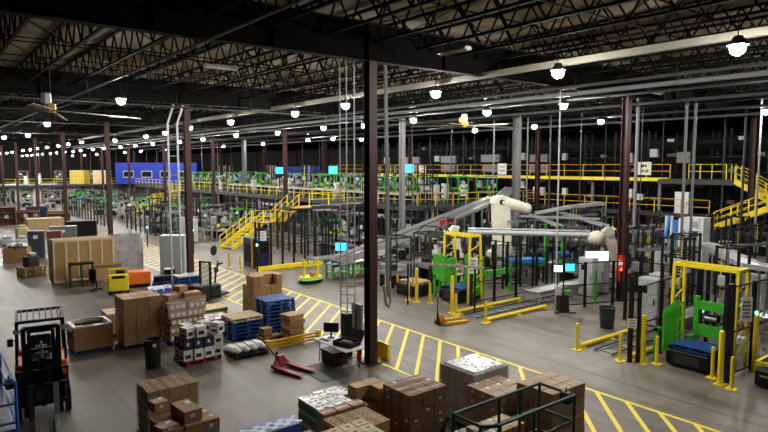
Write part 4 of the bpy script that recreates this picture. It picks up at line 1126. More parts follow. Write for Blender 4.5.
# bridge from stairs to mezzanine
platform([(24.0, 42.7), (31.5, 42.7), (31.5, 44.0), (24.0, 44.0)], MZ, 'narrow grey bridge deck between the yellow stairs and the mezzanine', [(26, 43.2), (29, 43.2)], .25)
guard_rail([(25.8, 42.75, MZ), (31.5, 42.75, MZ)], 'short yellow railing on the bridge at the top of the yellow stairs', kick=False)
platform([(12, 118), (31, 118), (31, 132), (12, 132)], MZ, 'far mezzanine platform carrying the yellow and tan crates at the left', [(13 + 4.3 * k, 118.5) for k in range(5)])
guard_rail([(12, 118.1, MZ), (31, 118.1, MZ)], 'yellow railing on the far mezzanine below the yellow crate', kick=False)
platform([(-8, 120), (10, 120), (10, 134), (-8, 134)], MZ, 'far mezzanine platform at the left edge', [(-7 + 4.3 * k, 120.5) for k in range(5)])
guard_rail([(-8, 120.1, MZ), (10, 120.1, MZ)], 'yellow railing on the far mezzanine at the left edge', yellow, kick=True)

def flight(t, p, q, w, m=yellow):
    """one straight flight from p (bottom) to q (top), its parts under t"""
    p, q = Vector(p), Vector(q); d = q - p; dh = Vector((d.x, d.y, 0)).normalized(); n = Vector((-dh.y, dh.x, 0)); U = Vector((0, 0, 1))
    for s in (-1, 1):
        b = MB(); o = n * (w / 2) * s; b.bar(p + o, q + o, .07, .36, m); b.build('stringer', t)
        b = MB()
        for z in (1.0, .55): b.path([p + o + U * z, q + o + U * z], .032, m, 6)
        k = max(2, round(d.length / 1.1))
        for i in range(k + 1): c = p + o + d * (i / k); b.bx(c.x - .035, c.x + .035, c.y - .035, c.y + .035, c.z, c.z + 1.0, m)
        b.build('handrail', t)
    k = max(3, round(d.z / .19))
    for i in range(k):
        c = p + d * ((i + .5) / k); b = MB()
        b.box(c.x, c.y, c.z, .27, w, .035, dgrey if m is not yellow else m, rz=math.atan2(dh.y, dh.x)); b.build('tread', t)
def stairs_two(label, ox, oy):
    t = thing('staircase', label, 'stairs', (ox, oy, 0))
    flight(t, (-5.5, 1.5, 0), (-1.5, 4.1, 1.6), 1.1)
    b = MB(); b.bx(-1.6, .65, 3.5, 4.9, 1.54, 1.6, dyellow); b.build('landing', t)
    b = MB()
    for x, y in ((-1.5, 4.8), (.55, 4.8), (.55, 3.6), (-1.5, 3.6)): b.bx(x - .06, x + .06, y - .06, y + .06, 0, 1.54, yellow)
    for x, y in ((-1.5, 4.8), (-.5, 4.8), (.55, 4.8)): b.bx(x - .03, x + .03, y - .03, y + .03, 1.6, 2.65, yellow)
    b.path([(-1.5, 4.8, 2.62), (.55, 4.8, 2.62), (.55, 3.6, 2.62)], .024, yellow, 6); b.path([(-1.5, 4.8, 2.1), (.55, 4.8, 2.1)], .024, yellow, 6)
    b.build('landing_frame', t)
    flight(t, (0, 3.5, 1.6), (0, .5, 3.15), 1.1)
    b = MB(); b.bx(-.7, .9, -.9, .5, 3.1, 3.2, dyellow); b.build('top_landing', t)
    return t
st = stairs_two('yellow steel staircase with a landing, in the middle left before the mezzanine', 24.7, 43.0)
x, y = W(178, 190, 3.2); o = dup(st, (x, y, 0), None, 'farther yellow staircase left of the second column')

# upper walkway along X = 46
for z, lab in ((5.55, 'upper'), (3.0, 'lower')):
    pass
platform([(45.6, 22.6), (47, 22.6), (47, 76), (45.6, 76)], 5.55, 'upper grey walkway along the front of the dark racks', [(46.9, 24 + 6 * k) for k in range(8)], .2)
b = MB(); b.bx(45.5, 45.6, 22.6, 70, 5.33, 5.6, yellow); tag(b.build('walkway_kerb'), 'bright yellow edge beam of the upper walkway', 'beam')
guard_rail([(45.65, 70, 5.55), (45.65, 22.6, 5.55)], 'amber railing along the upper walkway before the dark racks', dyellow, kick=False)
guard_rail([(45.65, 21.2, 5.55), (45.65, 17.9, 5.55), (44.0, 17.9, 5.55)], 'yellow railing on the upper stair landing at right', yellow, kick=False, step=.9)
platform([(43.9, 16.2), (47, 16.2), (47, 22.6), (43.9, 22.6)], 5.55, 'grey upper stair landing at right', [(46.8, 17), (46.8, 22)], .3)
platform([(44.2, 19.0), (46, 19.0), (46, 35), (44.2, 35)], 3.0, 'lower grey walkway under the upper one at right', [(45.8, 20 + 4 * k) for k in range(4)], .2)
guard_rail([(44.2, 35, 3.0), (44.2, 19.0, 3.0)], 'amber railing along the lower walkway at right', dyellow, kick=False)
t = thing('staircase', 'bright yellow zigzag staircase between the two walkways at the right edge', 'stairs', (0, 0, 0))
flight(t, (43.4, 14.1, 3.85), (43.4, 16.9, 5.5), 1.0)
flight(t, (42.2, 17.6, 2.45), (42.2, 14.5, 3.85), 1.0)
b = MB(); b.bx(41.6, 44.0, 12.6, 14.1, 3.77, 3.85, yellow)
for x, y in ((41.7, 12.7), (43.9, 12.7), (41.7, 14.0), (43.9, 14)): b.bx(x - .05, x + .05, y - .05, y + .05, 0, 4.9, yellow)
b.path([(41.7, 14, 4.85), (41.7, 12.7, 4.85), (43.9, 12.7, 4.85)], .024, yellow, 6); b.build('landing', t)
platform([(41.5, 17.8), (44.1, 17.8), (44.1, 20.2), (41.5, 20.2)], 2.45, 'small grey landing at the foot of the zigzag stairs', [(41.7, 18), (41.7, 20)], .3)
platform([(43, 4), (47, 4), (47, 12.4), (43, 12.4)], 4.2, 'grey platform right of the zigzag stairs', [(43.2, 5), (43.2, 12)], .3)
# small amber stairs on the mezzanine
t = thing('staircase', 'short amber stairs rising from the mezzanine to the upper walkway', 'stairs', (0, 0, 0))
x, y = 44.6, 50.3
flight(t, (x, y + 2.9, MZ), (x, y, 5.5), .9, dyellow)

# ------------------------------------------------------------------ dark racks
def rack():
    t = thing('storage_rack', '', 'rack')
    for x in (0, 1.1):
        for y in (0, 2.9):
            b = MB(); b.bx(x - .05, x + .05, y - .05, y + .05, 0, 9.4, dark); b.build('upright', t)
    for z in (1.2, 2.4, 3.6, 4.8, 6.0, 7.2, 8.4):
        b = MB()
        for x in (0, 1.1): b.bx(x - .03, x + .03, .05, 2.85, z - .05, z + .05, dark)
        b.bx(.03, 1.07, .06, 2.84, z - .01, z + .01, dark); b.build('shelf', t)
    b = MB()
    for k in range(7): b.bar((0, 0, .3 + 1.2 * k), (1.1, 0, 1.3 + 1.2 * k), .03, .03, dark)
    b.build('brace', t)
    return Proto(t)
RK = rack()
GRK = 'dark tall storage racks behind the walkways'
y = 2.0
while y < 74: RK.put((48.6, y, 0), 0, 'tall dark storage rack bay behind the walkways', GRK); y += 3.0
y = 2.0
while y < 60: RK.put((53.5, y, 0), 0, 'tall dark storage rack bay behind the walkways', GRK); y += 3.0
tote = MB(); tote.prism([(-.25, 0), (.25, 0), (.3, .3), (-.3, .3)], 'x', -.2, .2, mat('tote_grey', (.10, .105, .12), .5)); to = tote.build('storage_tote'); tag(to, 'x', 'tote'); TP = Proto(to)
tote2 = MB(); tote2.prism([(-.25, 0), (.25, 0), (.3, .3), (-.3, .3)], 'x', -.2, .2, mat('tote_pale', (.45, .47, .5), .5)); to2 = tote2.build('storage_tote'); tag(to2, 'x', 'tote'); TP2 = Proto(to2)
for k in range(60):
    y = R.uniform(9, 60); z = 1.21 + 1.2 * R.randrange(7)
    y = 2.0 + 3.0 * R.randrange(2, 22) + R.choice((.5, 1.15, 1.8, 2.4))
    (TP2 if R.random() < .15 else TP).put((48.85, y, z), 0, 'storage tote on a shelf of the tall dark racks', 'totes in the dark racks')
# ------------------------------------------------------------------ white boxes on the walkway wall
def panel_box(px0, px1, py0, py1, X, label, m=lgrey, grp=None, d=.3):
    ya, z1 = WX(px0, py0, X); yb, z0 = WX(px1, py1, X)
    ym = (ya + yb) / 2; w = abs(ya - yb); z0 = WX((px0 + px1) / 2, py1, X)[1]; z1 = WX((px0 + px1) / 2, py0, X)[1]
    t = thing('wall_cabinet', label, 'cabinet', (X, ym, z0), 0, grp)
    b = MB(); b.bx(0, d, -w / 2, w / 2, 0, z1 - z0, m); b.build('cabinet_body', t)
    b = MB(); b.bx(-.02, 0, -w / 2 + .04, w / 2 - .04, .04, z1 - z0 - .04, m); b.build('cabinet_door', t)
    b = MB(); b.bx(-.04, -.02, -w * .4, -w * .36, (z1 - z0) * .4, (z1 - z0) * .6, dark); b.build('handle', t)
GP = 'pale cabinets above the upper walkway'
for a in ((405, 419, 157, 163.5), (405.5, 419, 165, 172), (434.5, 439, 156, 161.5), (441, 455.5, 156, 163), (441, 455, 165, 172), (481, 499, 154.5, 162), (482, 498, 165, 172.5),
          (520, 524.5, 153, 160), (530, 547, 154.5, 162), (530, 548, 165, 173), (562, 566, 153.5, 160), (627, 632, 153, 162.5), (650, 657.5, 149, 157), (677, 690, 152, 163), (384, 388, 157.5, 164)):
    panel_box(*a, 47.4, 'pale grey cabinet mounted above the upper walkway', m=grey if a[1] - a[0] > 12 else lgrey, grp=GP)
GP = 'white cabinets between the two walkways'
for a in ((476, 481, 180, 187), (519.5, 524, 181, 188), (533, 543.5, 187, 195), (562, 566, 188, 195), (626, 631.5, 189, 198), (636, 642, 194, 200)):
    panel_box(*a, 47.4, 'white cabinet on the rack front below the upper walkway', m=white, grp=GP)
panel_box(675, 688, 192, 214, 44.8, 'tall white cabinet panel beside the lower walkway at right', m=white)
# posters on the rail
for (px0, px1, py0, py1, l) in ((638, 651, 162, 175, 'cream sign with dark letters on the upper railing left of the twin poles'), (498, 506.5, 163.5, 174.5, 'white sign on the upper railing above the huge robot'), (419, 425, 165, 173, 'small white sign on the upper railing above the green machines')):
    X = 45.5; ya, z1 = WX(px0, py0, X); yb, z0 = WX(px1, py1, X); w = abs(ya - yb); h = z1 - z0
    t = thing('rail_sign', l, 'sign', (X, (ya + yb) / 2, z0))
    b = MB(); b.bx(-.01, .01, -w / 2, w / 2, 0, h, mat('sign_cream', (.72, .7, .55), .6) if px0 == 638 else white); b.build('plate', t)
    b = MB()
    if px0 == 638:
        for k, (u, v, s) in enumerate(((-.1, .7, .12), (.05, .72, .1), (.15, .68, .1), (-.25, .3, .08), (-.12, .3, .1), (.1, .3, .12), (.25, .3, .1))): b.bx(-.014, -.01, u * w - s * w / 2, u * w + s * w / 2, v * h - .1 * h, v * h + .1 * h, print_b)
    else:
        for k in range(2): b.bx(-.014, -.01, -w * .3, w * .3, h * (.3 + .35 * k), h * (.38 + .35 * k), grey)
    b.build('lettering', t)

# ------------------------------------------------------------------ vertical drops
def drop(px, py, depthX, r, m, label, z0=0.0, z1=10.1, grp='thin vertical conduits dropping from the roof'):
    y, _ = WX(px, py, depthX)
    m = {'light_grey_paint': grey, 'grey_paint': dgrey}.get(m.name, m) if grp else m
    b = MB(); b.tube((0, 0, z0), (0, 0, z1), r, m, 8); b.bx(-.08, .08, -.08, .08, z1 - .04, z1, m)
    tag(b.build('conduit_drop', None, False, (depthX, y, 0)), label, 'conduit', grp)
drop(557, 240, 22.5, .035, lgrey, 'pale conduit dropping from the roof to the screen kiosk', grp=None)
for px, X, r, m in ((549, 34, .06, grey), (526.5, 33, .05, lgrey), (579.5, 36, .035, grey), (635, 30, .09, lgrey), (640, 34, .03, grey), (493, 34, .05, lgrey), (412, 30, .035, grey), (451, 33, .03, grey), (757, 36, .05, lgrey),
                    (323, 33, .03, grey), (287, 33, .035, lgrey), (218.5, 34, .04, lgrey), (232, 36, .03, grey), (303, 40, .03, grey), (474, 40, .03, grey), (604, 42, .03, grey), (661, 42, .03, grey), (135, 40, .04, lgrey), (148, 40, .03, lgrey), (158, 40, .04, lgrey), (203, 37, .05, lgrey),
                    (92, 38, .04, lgrey), (128, 40, .03, grey), (264, 42, .04, grey), (246, 44, .05, lgrey), (320, 42, .04, grey), (430, 40, .05, dgrey), (463, 43, .06, dgrey), (722, 44, .06, dgrey), (742, 40, .08, dgrey)):
    drop(px, 200, X, r, m, 'thin vertical conduit dropping from the roof among the machines')
# twin pole by column 187 and conduits at its left
t = thing('conduit_pair', 'pair of pale conduits rising beside the second dark column', 'conduit', (11.2, 31.9, 0))
for dx in (0, -.5): b = MB(); b.path([(dx, 0, 0), (dx, 0, 8.7), (dx + .3, -.1, 9.7)], .055, lgrey, 8); b.build('conduit', t, True)
b = MB()
for k in range(8): b.bx(-.55, .05, -.02, .02, 1 + k, 1.05 + k, grey)
b.build('clamp', t)
# heavy grey equipment posts
for px, py, X, w, l in ((516, 200, 31, .42, 'thick grey steel post right of the huge robot'), (245, 200, 33, .4, 'thick grey steel post behind the yellow stairs'), (683, 200, 31, .12, 'grey twin lift mast post at right'), (692, 200, 31, .12, 'second grey post of the twin lift mast at right'),
                        (167, 200, 40, .5, 'thick grey steel post before the blue office')):
    y, _ = WX(px, py, X); b = MB()
    b.bx(-w / 2, w / 2, -w / 2, -w / 2 + .03, 0, 9.9, grey); b.bx(-w / 2, w / 2, w / 2 - .03, w / 2, 0, 9.9, grey); b.bx(-.02, .02, -w / 2, w / 2, 0, 9.9, grey)
    tag(b.build('equipment_post', None, False, (X, y, 0), .3), l, 'post')

# ------------------------------------------------------------------ machine prototypes
def p_frame(m=green, label_cat='machine', h=2.4):
    """picking frame: posts, shelf boards, white guard panel, bins, control box"""
    t = thing('picking_machine', '', label_cat)
    b = MB()
    for x in (-.7, .7):
        for y in (-.6, .6): b.bx(x - .04, x + .04, y - .04, y + .04, 0, h, m)
    for z in (h - .05, h * .55): b.bx(-.7, .7, -.64, -.56, z - .05, z + .05, m); b.bx(-.7, .7, .56, .64, z - .05, z + .05, m); b.bx(-.74, -.66, -.6, .6, z - .05, z + .05, m); b.bx(.66, .74, -.6, .6, z - .05, z + .05, m)
    b.build('frame', t)
    b = MB(); b.bx(-.65, .65, -.5, .5, .8, .9, galv)
    for k in range(8): b.tube((-.6 + .17 * k, -.5, .93), (-.6 + .17 * k, .5, .93), .04, roller, 6)
    b.build('roller_bed', t)
    b = MB(); b.cbox(-.5, -.68, 1.5, .25, .12, .35, lgrey, .02); b.build('control_box', t)
    b = MB(); b.bx(-.72, -.7, -.2, .15, 1.6, 2.0, lgrey); b.build('panel', t)
    b = MB(); b.bx(.3, .6, -.45, .45, .1, .75, black); b.bx(-.6, -.2, -.4, .4, .15, .6, dark); b.build('lower_module', t)
    b = MB(); b.cbox(-.35, .3, 1.75, .3, .3, .6, black, .03); b.build('upper_module', t)
    b = MB(); b.path([(-.6, -.5, h), (-.3, -.3, h + .3), (.3, .2, h + .35), (.6, .5, h)], .04, black, 6); b.build('cable', t)
    b = MB(); b.bx(-.75, -.72, .35, .55, 1.2, 1.5, yellow); b.bx(.1, .5, -.66, -.64, 1.7, 2.0, lblue if m is mgreen else label_m); b.build('placard', t)
    b = MB(); b.cbox(.2, .1, 1.15, .5, .4, .35, dgrey, .03); b.cbox(.1, 0, 2.0, .3, .5, .3, dark, .04); b.tube((.1, 0, 1.85), (.1, 0, 1.4), .05, galv, 8); b.build('drive', t)
    return Proto(t)
def p_tower(m=black, h=3.4):
    t = thing('lift_tower', '', 'machine')
    b = MB()
    for x in (-.5, .5):
        for y in (-.4, .4): b.bx(x - .045, x + .045, y - .045, y + .045, 0, h, m)
    for k in range(int(h / .8) + 1): z = .1 + .8 * k; b.bx(-.5, .5, -.43, -.37, z, z + .06, m); b.bx(-.5, .5, .37, .43, z, z + .06, m); b.bx(-.53, -.47, -.4, .4, z, z + .06, m); b.bx(.47, .53, -.4, .4, z, z + .06, m)
    b.build('frame', t)
    b = MB(); b.cbox(0, 0, h * .35, .7, .6, .12, galv, .02); b.bx(-.3, .3, -.25, .25, h * .38, h * .38 + .3, lgrey); b.build('carriage', t)
    b = MB(); b.cbox(-.52, .15, h * .6, .12, .3, .4, lgrey, .02); b.build('control_box', t)
    b = MB(); b.tube((.3, .3, .1), (.3, .3, h), .03, galv, 6); b.tube((-.3, .3, .1), (-.3, .3, h), .02, yellow, 6); b.build('guide_rod', t)
    return Proto(t)
def p_cab(m=lgrey, h=1.9, w=.8):
    t = thing('electrical_cabinet', '', 'cabinet')
    b = MB(); b.cbox(0, 0, h / 2 + .05, .5, w, h, m, .015); b.bx(-.24, .24, -w / 2 + .02, w / 2 - .02, 0, .08, dark); b.build('cabinet_body', t)
    b = MB(); b.bx(-.265, -.25, -w / 2 + .04, w / 2 - .04, .15, h - .02, m); b.build('cabinet_door', t)
    b = MB(); b.bx(-.29, -.265, -w * .38, -w * .34, h * .45, h * .6, dark); b.build('handle', t)
    b = MB(); b.bx(-.27, -.265, 0, w * .3, h * .7, h * .85, dark); b.build('display', t)
    return Proto(t)
def p_arm():
    t = thing('robot_arm', '', 'robot')
    b = MB(); b.lathe((0, 0, 0), [(.25, 0), (.22, .5), (.26, .55), (.26, .7)], white, 14); b.cbox(0, 0, .85, .4, .4, .35, white, .08); b.build('pedestal', t, True)
    A, B, D = Vector((0, 0, .9)), Vector((-.45, 0, 1.75)), Vector((.5, 0, 1.95))
    b = MB(); b.tube(A, B, .13, white, 12, .11); b.tube(B - Vector((0, .16, 0)), B + Vector((0, .16, 0)), .15, white, 12); b.build('lower_arm', t, True)
    b = MB(); b.tube(B, D, .12, white, 12, .07); b.tube(D, D + Vector((.1, 0, -.4)), .05, dgrey, 8); b.build('upper_arm', t, True)
    b = MB(); b.bx(D.x - .05, D.x + .25, -.15, .15, D.z - .5, D.z - .42, dark); b.build('gripper', t)
    return Proto(t)
PG, PW, PK, PT, PTG, PC, PCD, PA = p_frame(mgreen), p_frame(grey), p_frame(dgrey, h=2.8), p_tower(black), p_tower(dgrey, 2.8), p_cab(), p_cab(white, 1.5, .6), p_arm()
def put(P, x, y, z, rz, label, g): return P.put((x, y, z), rz, label, g)
def near_col(x, y): return any(abs(x - a) < 1.1 and abs(y - c) < 1.1 for a in XC for c in YG)
CONV = [(24, 31.6, 27.4, 28.6), (26.5, 36, 27, 29.8), (18.9, 26, 30.8, 31.6), (20.6, 27, 25.5, 26.5), (23, 31, 10.8, 11.8), (22.7, 33, 17.1, 18.1), (24, 36, 21.2, 22), (24.5, 34, 7.9, 9.1), (23.6, 24.4, 34, 60), (28.1, 28.9, 34, 75), (19.6, 20.4, 50, 75), (30.1, 30.9, 38, 62),
        (20.1, 26.6, 18.9, 19.3), (26.5, 26.7, 19, 24.5), (18.5, 23.7, 9.9, 10.5), (18.9, 24.3, 7, 7.7), (22.8, 27, 14.5, 16.4)]
def in_conv(x, y): return any(a - .75 < x < b_ + .75 and c - .75 < y < d + .75 for a, b_, c, d in CONV)
# on the mezzanine
g1 = 'green machines on the mezzanine'
for k in range(22):
    y = 38.2 + 2.7 * k + R.uniform(-.3, .3)
    for X in (34.5, 38.4, 42.2):
        r = R.random()
        if near_col(X, y): continue
        if X == 34.5 and r < .5: put(PG, X, y, MZ, R.choice((0, PI / 2)), 'green framed picking machine in the rows on the mezzanine', g1)
        elif r < .45: put(PG, X, y, MZ, PI / 2, 'green framed picking machine in the rows on the mezzanine', g1)
        elif r < .72: put(PT, X, y, MZ, 0, 'black lift tower among the machines on the mezzanine', 'black towers on the mezzanine')
        elif r < .8: put(PW, X, y, MZ, 0, 'grey framed picking machine in the rows on the mezzanine', 'grey machines on the mezzanine')
        elif r < .92: put(PA, X, y, MZ, R.uniform(0, 6), 'white robot arm among the machines on the mezzanine', 'white robot arms on the mezzanine')
        else: put(PCD, X, y, MZ, 0, 'white cabinet among the machines on the mezzanine', 'white cabinets on the mezzanine')
for px, py, l in ((408.5, 168.5, 'cyan screen on the mezzanine right of the near dark column'), (333, 170, 'cyan screen on the mezzanine left of the near dark column'), (279.5, 170.5, 'cyan screen on the mezzanine left of the navy roofed office')):
    X = 32.8; y, z = WX(px, py, X); monitor(X, y, z, .85, .75, cyan, l, pl=z - MZ)
# floor level behind the fences
def scatter(n, xr, yr, z, opts, avoid=()):
    pts = []
    tries = 0
    while len(pts) < n and tries < 2000:
        tries += 1
        x, y = R.uniform(*xr), R.uniform(*yr)
        if z == 0 and y < 50 and x < 27 and 200 < 384 + F * (RW.transposed() @ Vector((x, y, -CAMZ))).x / -(RW.transposed() @ Vector((x, y, -CAMZ))).z < 322: continue
        if near_col(x, y) or (z == 0 and in_conv(x, y)): continue
        if any(abs(x - a) < 1.5 and abs(y - b_) < 1.5 for a, b_ in pts): continue
        if any(abs(x - a) < c and abs(y - b_) < c for a, b_, c in avoid): continue
        pts.append((x, y)); P, l, g = R.choice(opts); put(P, x, y, z, R.choice((0, PI / 2, PI)), l, g)
L1 = [(PG, 'green framed machine behind the tall black fence', 'green machines behind the fence'), (PT, 'black lift tower behind the tall black fence', 'black towers behind the fence'), (PT, 'black lift tower behind the tall black fence', 'black towers behind the fence'),
      (PK, 'dark framed machine behind the tall black fence', 'dark machines behind the fence'), (PC, 'light grey electrical cabinet behind the tall black fence', 'grey cabinets behind the fence'), (PW, 'grey framed machine behind the tall black fence', 'grey machines behind the fence')]
scatter(30, (18.5, 30.5), (34.8, 62), 0, L1, avoid=[(24.0, 45, 3.4), (21, 46, 2.5), (17.5, 35.6, 1.8), (27, 48.7, 1)])
scatter(26, (17.5, 31), (63, 112), 0, [(P, l.replace('behind the tall black fence', 'beside the bright far aisle'), g.replace('behind the fence', 'by the far aisle')) for P, l, g in L1 + L1[:1]])
L2 = [(PT, 'black lift tower among the machines behind the cream robot', 'black towers behind the cream robot'), (PT, 'black lift tower among the machines behind the cream robot', 'black towers behind the cream robot'), (PK, 'dark framed machine among the machines behind the cream robot', 'dark machines behind the cream robot'),
      (PTG, 'grey lift tower among the machines behind the cream robot', 'grey towers behind the cream robot'), (PW, 'grey framed machine among the machines behind the cream robot', 'grey machines behind the cream robot')]
scatter(26, (28.5, 43), (20, 34), 0, L2, avoid=[(27, 32, 1.2), (27.2, 23.3, 1.5)])
scatter(12, (27.5, 31), (24.6, 40), 0, L2, avoid=[(27, 32, 1.2), (27.2, 23.3, 1.5)])
L3 = [(PT, 'black lift tower in the dark area right of the red column', 'black towers right of the red column'), (PT, 'black lift tower in the dark area right of the red column', 'black towers right of the red column'), (PK, 'dark framed machine right of the red column', 'dark machines right of the red column'),
      (PTG, 'grey lift tower right of the red column', 'grey towers right of the red column'), (PC, 'light grey electrical cabinet right of the red column', 'cabinets right of the red column')]
scatter(34, (24.5, 42), (7.5, 19), 0, L3, avoid=[(27, 15.5, 1.3), (29.3, 17.2, 1.3), (30.2, 13.4, 2), (25.9, 16.2, 1.3), (42, 15.5, 1.2)])
scatter(6, (19.5, 23), (22.9, 25.4), 0, [(PK, 'dark framed machine behind the wood-topped low platform', 'dark machines behind the low platform')], avoid=[(19.9, 22.75, 1.6)])
for i, (x, y) in enumerate(((26.4, 17.0), (27.6, 17.1), (23.6, 12.3))):
    put(PC, x, y, 0, 0, ('light grey cabinet under the wide white screen', 'light grey cabinet left of the red column foot', 'grey cabinet behind the dark grey bin')[i], None)
for x, y, h, l in ((25.6, 16.1, 1.5, 'green post left of the red column'), (24.2, 12.6, 1.7, 'green post behind the dark grey bin'), (24.3, 20.2, 1.6, 'green post behind the fence of the far green station'), (28.5, 21.2, 3.2, 'tall green post right of the huge cream robot'), (29.3, 20.6, 3.0, 'second tall green post right of the huge cream robot')):
    b = MB(); b.bx(-.06, .06, -.06, .06, 0, h, mgreen); b.bx(-.15, .15, -.15, .15, 0, .03, green); tag(b.build('machine_post', None, False, (x, y, 0)), l, 'post')
# blue covers seen through the fences
for px, py, l, w in ((524, 258, 'blue cover on the machine behind the black fence, left piece', 2.2), (566, 252, 'blue cover on the machine behind the kiosk', 1.6)):
    x, y = W(px, py, 1.3); t = thing('machine_table', l, 'machine', (x, y, 0), -.6)
    b = MB(); b.cbox(0, 0, 1.15, w, .9, .3, lblue if w > 2 else bblue, .05); b.build('cover', t)
    b = MB(); b.bx(-w / 2, w / 2, -.4, .4, .9, 1.0, green)
    for a in (-w / 2 + .1, w / 2 - .1): b.bx(a - .05, a + .05, -.4, -.3, 0, .9, dark); b.bx(a - .05, a + .05, .3, .4, 0, .9, dark)
    b.build('frame', t)
# white wrapping machine
X = 31.5
yr, _ = WX(703, 230, X); yl, zt = WX(684, 217, X); yb, zb_ = WX(664, 220, X); zo = WX(693, 231, X)[1]
t = thing('wrapping_machine', 'tall white wrapping machine with blue sides under the right walkways', 'machine', (X, 0, 0), 0)
b = MB(); q = (yl - yr) / 4
b.bx(0, .8, yr, yr + q, 0, zo - .01, white); b.bx(0, .8, yl - q, yl, 0, zo - .01, white); b.bx(-.01, .8, yr - .01, yl + .01, zo, zt, white); b.bx(.5, .7, yr + q, yl - q, .2, zo - .1, lgrey); b.build('housing', t)
q = (yb - yl)
b = MB(); b.bx(.1, .2, yl + .1, yl + q * .3, 1.0, zt - .1, white); b.bx(.1, .2, yl + q * .62, yl + q * .72, .4, zt, white); b.build('side_panel', t)
b = MB(); b.bx(.08, .2, yl + q * .34, yl + q * .58, 1.4, zt - .2, lblue); b.bar((.1, yl + q * .75, zt), (.1, yl + q, zt - 1.4), .1, .12, lblue); b.bx(.1, .2, yl + q * .9, yb, 2.4, zt, white); b.build('blue_panel', t)
b = MB(); b.bx(-.05, -.012, yr + .3, yr + .6, zt - .5, zt - .2, lgrey); b.build('label_plate', t)
# silver duct clutter behind the robot
for i, (a, c, z, r) in enumerate((((510, 222), (596, 214), 3.3, .09), ((520, 216), (600, 219), 3.6, .07), ((512, 208), (560, 226), 3.4, .06), ((560, 212), (606, 226), 3.5, .08), ((628, 232), (700, 226), 3.0, .08), ((640, 250), (768, 244), 2.6, .06), ((400, 262), (484, 268), 2.0, .04))):
    x0, y0 = W(*a, z); x1, y1 = W(*c, z)
    t = thing('cable_tray', 'silver overhead cable tray crossing above the fenced machines', 'cable tray', (0, 0, 0), 0, 'silver cable trays above the machines')
    b = MB(); d = Vector((x1 - x0, y1 - y0, 0)).normalized(); n = Vector((-d.y, d.x, 0)) * .18
    b.bar(Vector((x0, y0, z)) + n, Vector((x1, y1, z)) + n, .03, r * 1.4, galv); b.bar(Vector((x0, y0, z)) - n, Vector((x1, y1, z)) - n, .03, r * 1.4, galv)
    L = math.hypot(x1 - x0, y1 - y0); k = 0.0
    while k < L: q = Vector((x0, y0, z)) + d * k; b.bar(q + n, q - n, .03, .03, galv); k += .4
    b.build('tray', t)
    for f in (.1, .9): q = Vector((x0, y0, z)) + d * L * f; b = MB(); b.bx(q.x - .03, q.x + .03, q.y - .03, q.y + .03, 0, z - .03, dark); b.build('support_post', t)
# beacons
for px, py, z, m, l in ((629, 274, 1.3, led_r, 'small red signal light low on the red column'), (147, 228, 1.5, led_g, 'small green signal light beside the second column'), (193, 231, 1.7, led_g, 'small green signal light on the far fence'), (257, 246, 1.8, led_g, 'small green signal light left of the white notice')):
    x, y = W(px, py, z)
    if m is led_r: x, y, z = 26.5, 15.3, 1.5
    b = MB(); b.tube((0, 0, 0), (0, 0, .12), .05, m, 10); b.bx(-.04, .04, -.04, .04, -z, 0, dark); tag(b.build('signal_light', None, False, (x, y, z)), l, 'signal light')
b = MB(); b.bx(-.03, 0, -.2, .2, .9, 2.2, red); b.bx(-.032, -.03, -.12, .12, 1.7, 1.95, label_m); tag(b.build('column_sticker', None, False, (26.8, 15.5, 0)), 'red marker sheet with a white label on the red column', 'sign')

# ------------------------------------------------------------------ blue offices, far mezzanine goods
def office(x, y, z, w, d, h, rz, label, nwin):
    t = thing('site_office', label, 'office', (x, y, z), rz)
    b = MB(); b.bx(-w / 2, w / 2, 0, d, 0, h, bblue); k = -w / 2
    while k < w / 2: b.bx(k, k + .12, -.04, 0, 0, h, bblue); k += .4
    b.build('office_wall', t)
    for i in range(nwin):
        u = -w / 2 + w * (i + .7) / (nwin + .4)
        b = MB(); b.bx(u - 1.0, u + 1.0, -.1, -.04, h * .3, h * .62, lgrey); b.bx(u - .85, u + .85, -.11, -.1, h * .34, h * .58, glassm); f = b.build('office_window', t)
xa, ya = W(116, 184, MZ); xb, yb = W(197, 184, MZ)
office((xa + xb) / 2, (ya + yb) / 2, MZ, math.hypot(xb - xa, yb - ya), 4, 3.9, math.atan2(yb - ya, xb - xa), 'bright blue site office with windows on the far mezzanine', 4)
xa, ya = W(283, 176, 5.0); xb, yb = W(320, 176, 5.0)
xa, ya = WY(283, 176, 84)[0], 84; xb, yb = WY(320, 176, 80)[0], 80
office((xa + xb) / 2, 82, 0, math.hypot(xb - xa, yb - ya), 3, 6.4, math.atan2(yb - ya, xb - xa), 'dark blue site office behind the green machines, left of the near column', 0)
for px0, px1, m, l in ((70.5, 84, mat('crate_yellow', (.6, .42, .03), .6), 'yellow crate on the far mezzanine'), (93.5, 107, palewood, 'tan slatted crate on the far mezzanine')):
    xa, ya = W(px0, 184, MZ); xb, yb = W(px1, 184, MZ); w = math.hypot(xb - xa, yb - ya); t = thing('crate', l, 'crate', ((xa + xb) / 2, (ya + yb) / 2, MZ), math.atan2(yb - ya, xb - xa))
    b = MB(); b.bx(-w / 2, w / 2, 0, 2, 0, 2.5, m); b.build('crate_body', t)
    b = MB()
    for k in range(5): u = -w / 2 + w * k / 4; b.bx(u - .05, u + .05, -.04, 0, 0, 2.5, palewood)
    for z in (.05, 2.45): b.bx(-w / 2, w / 2, -.05, 0, z - .05, z + .05, palewood)
    b.build('battens', t)
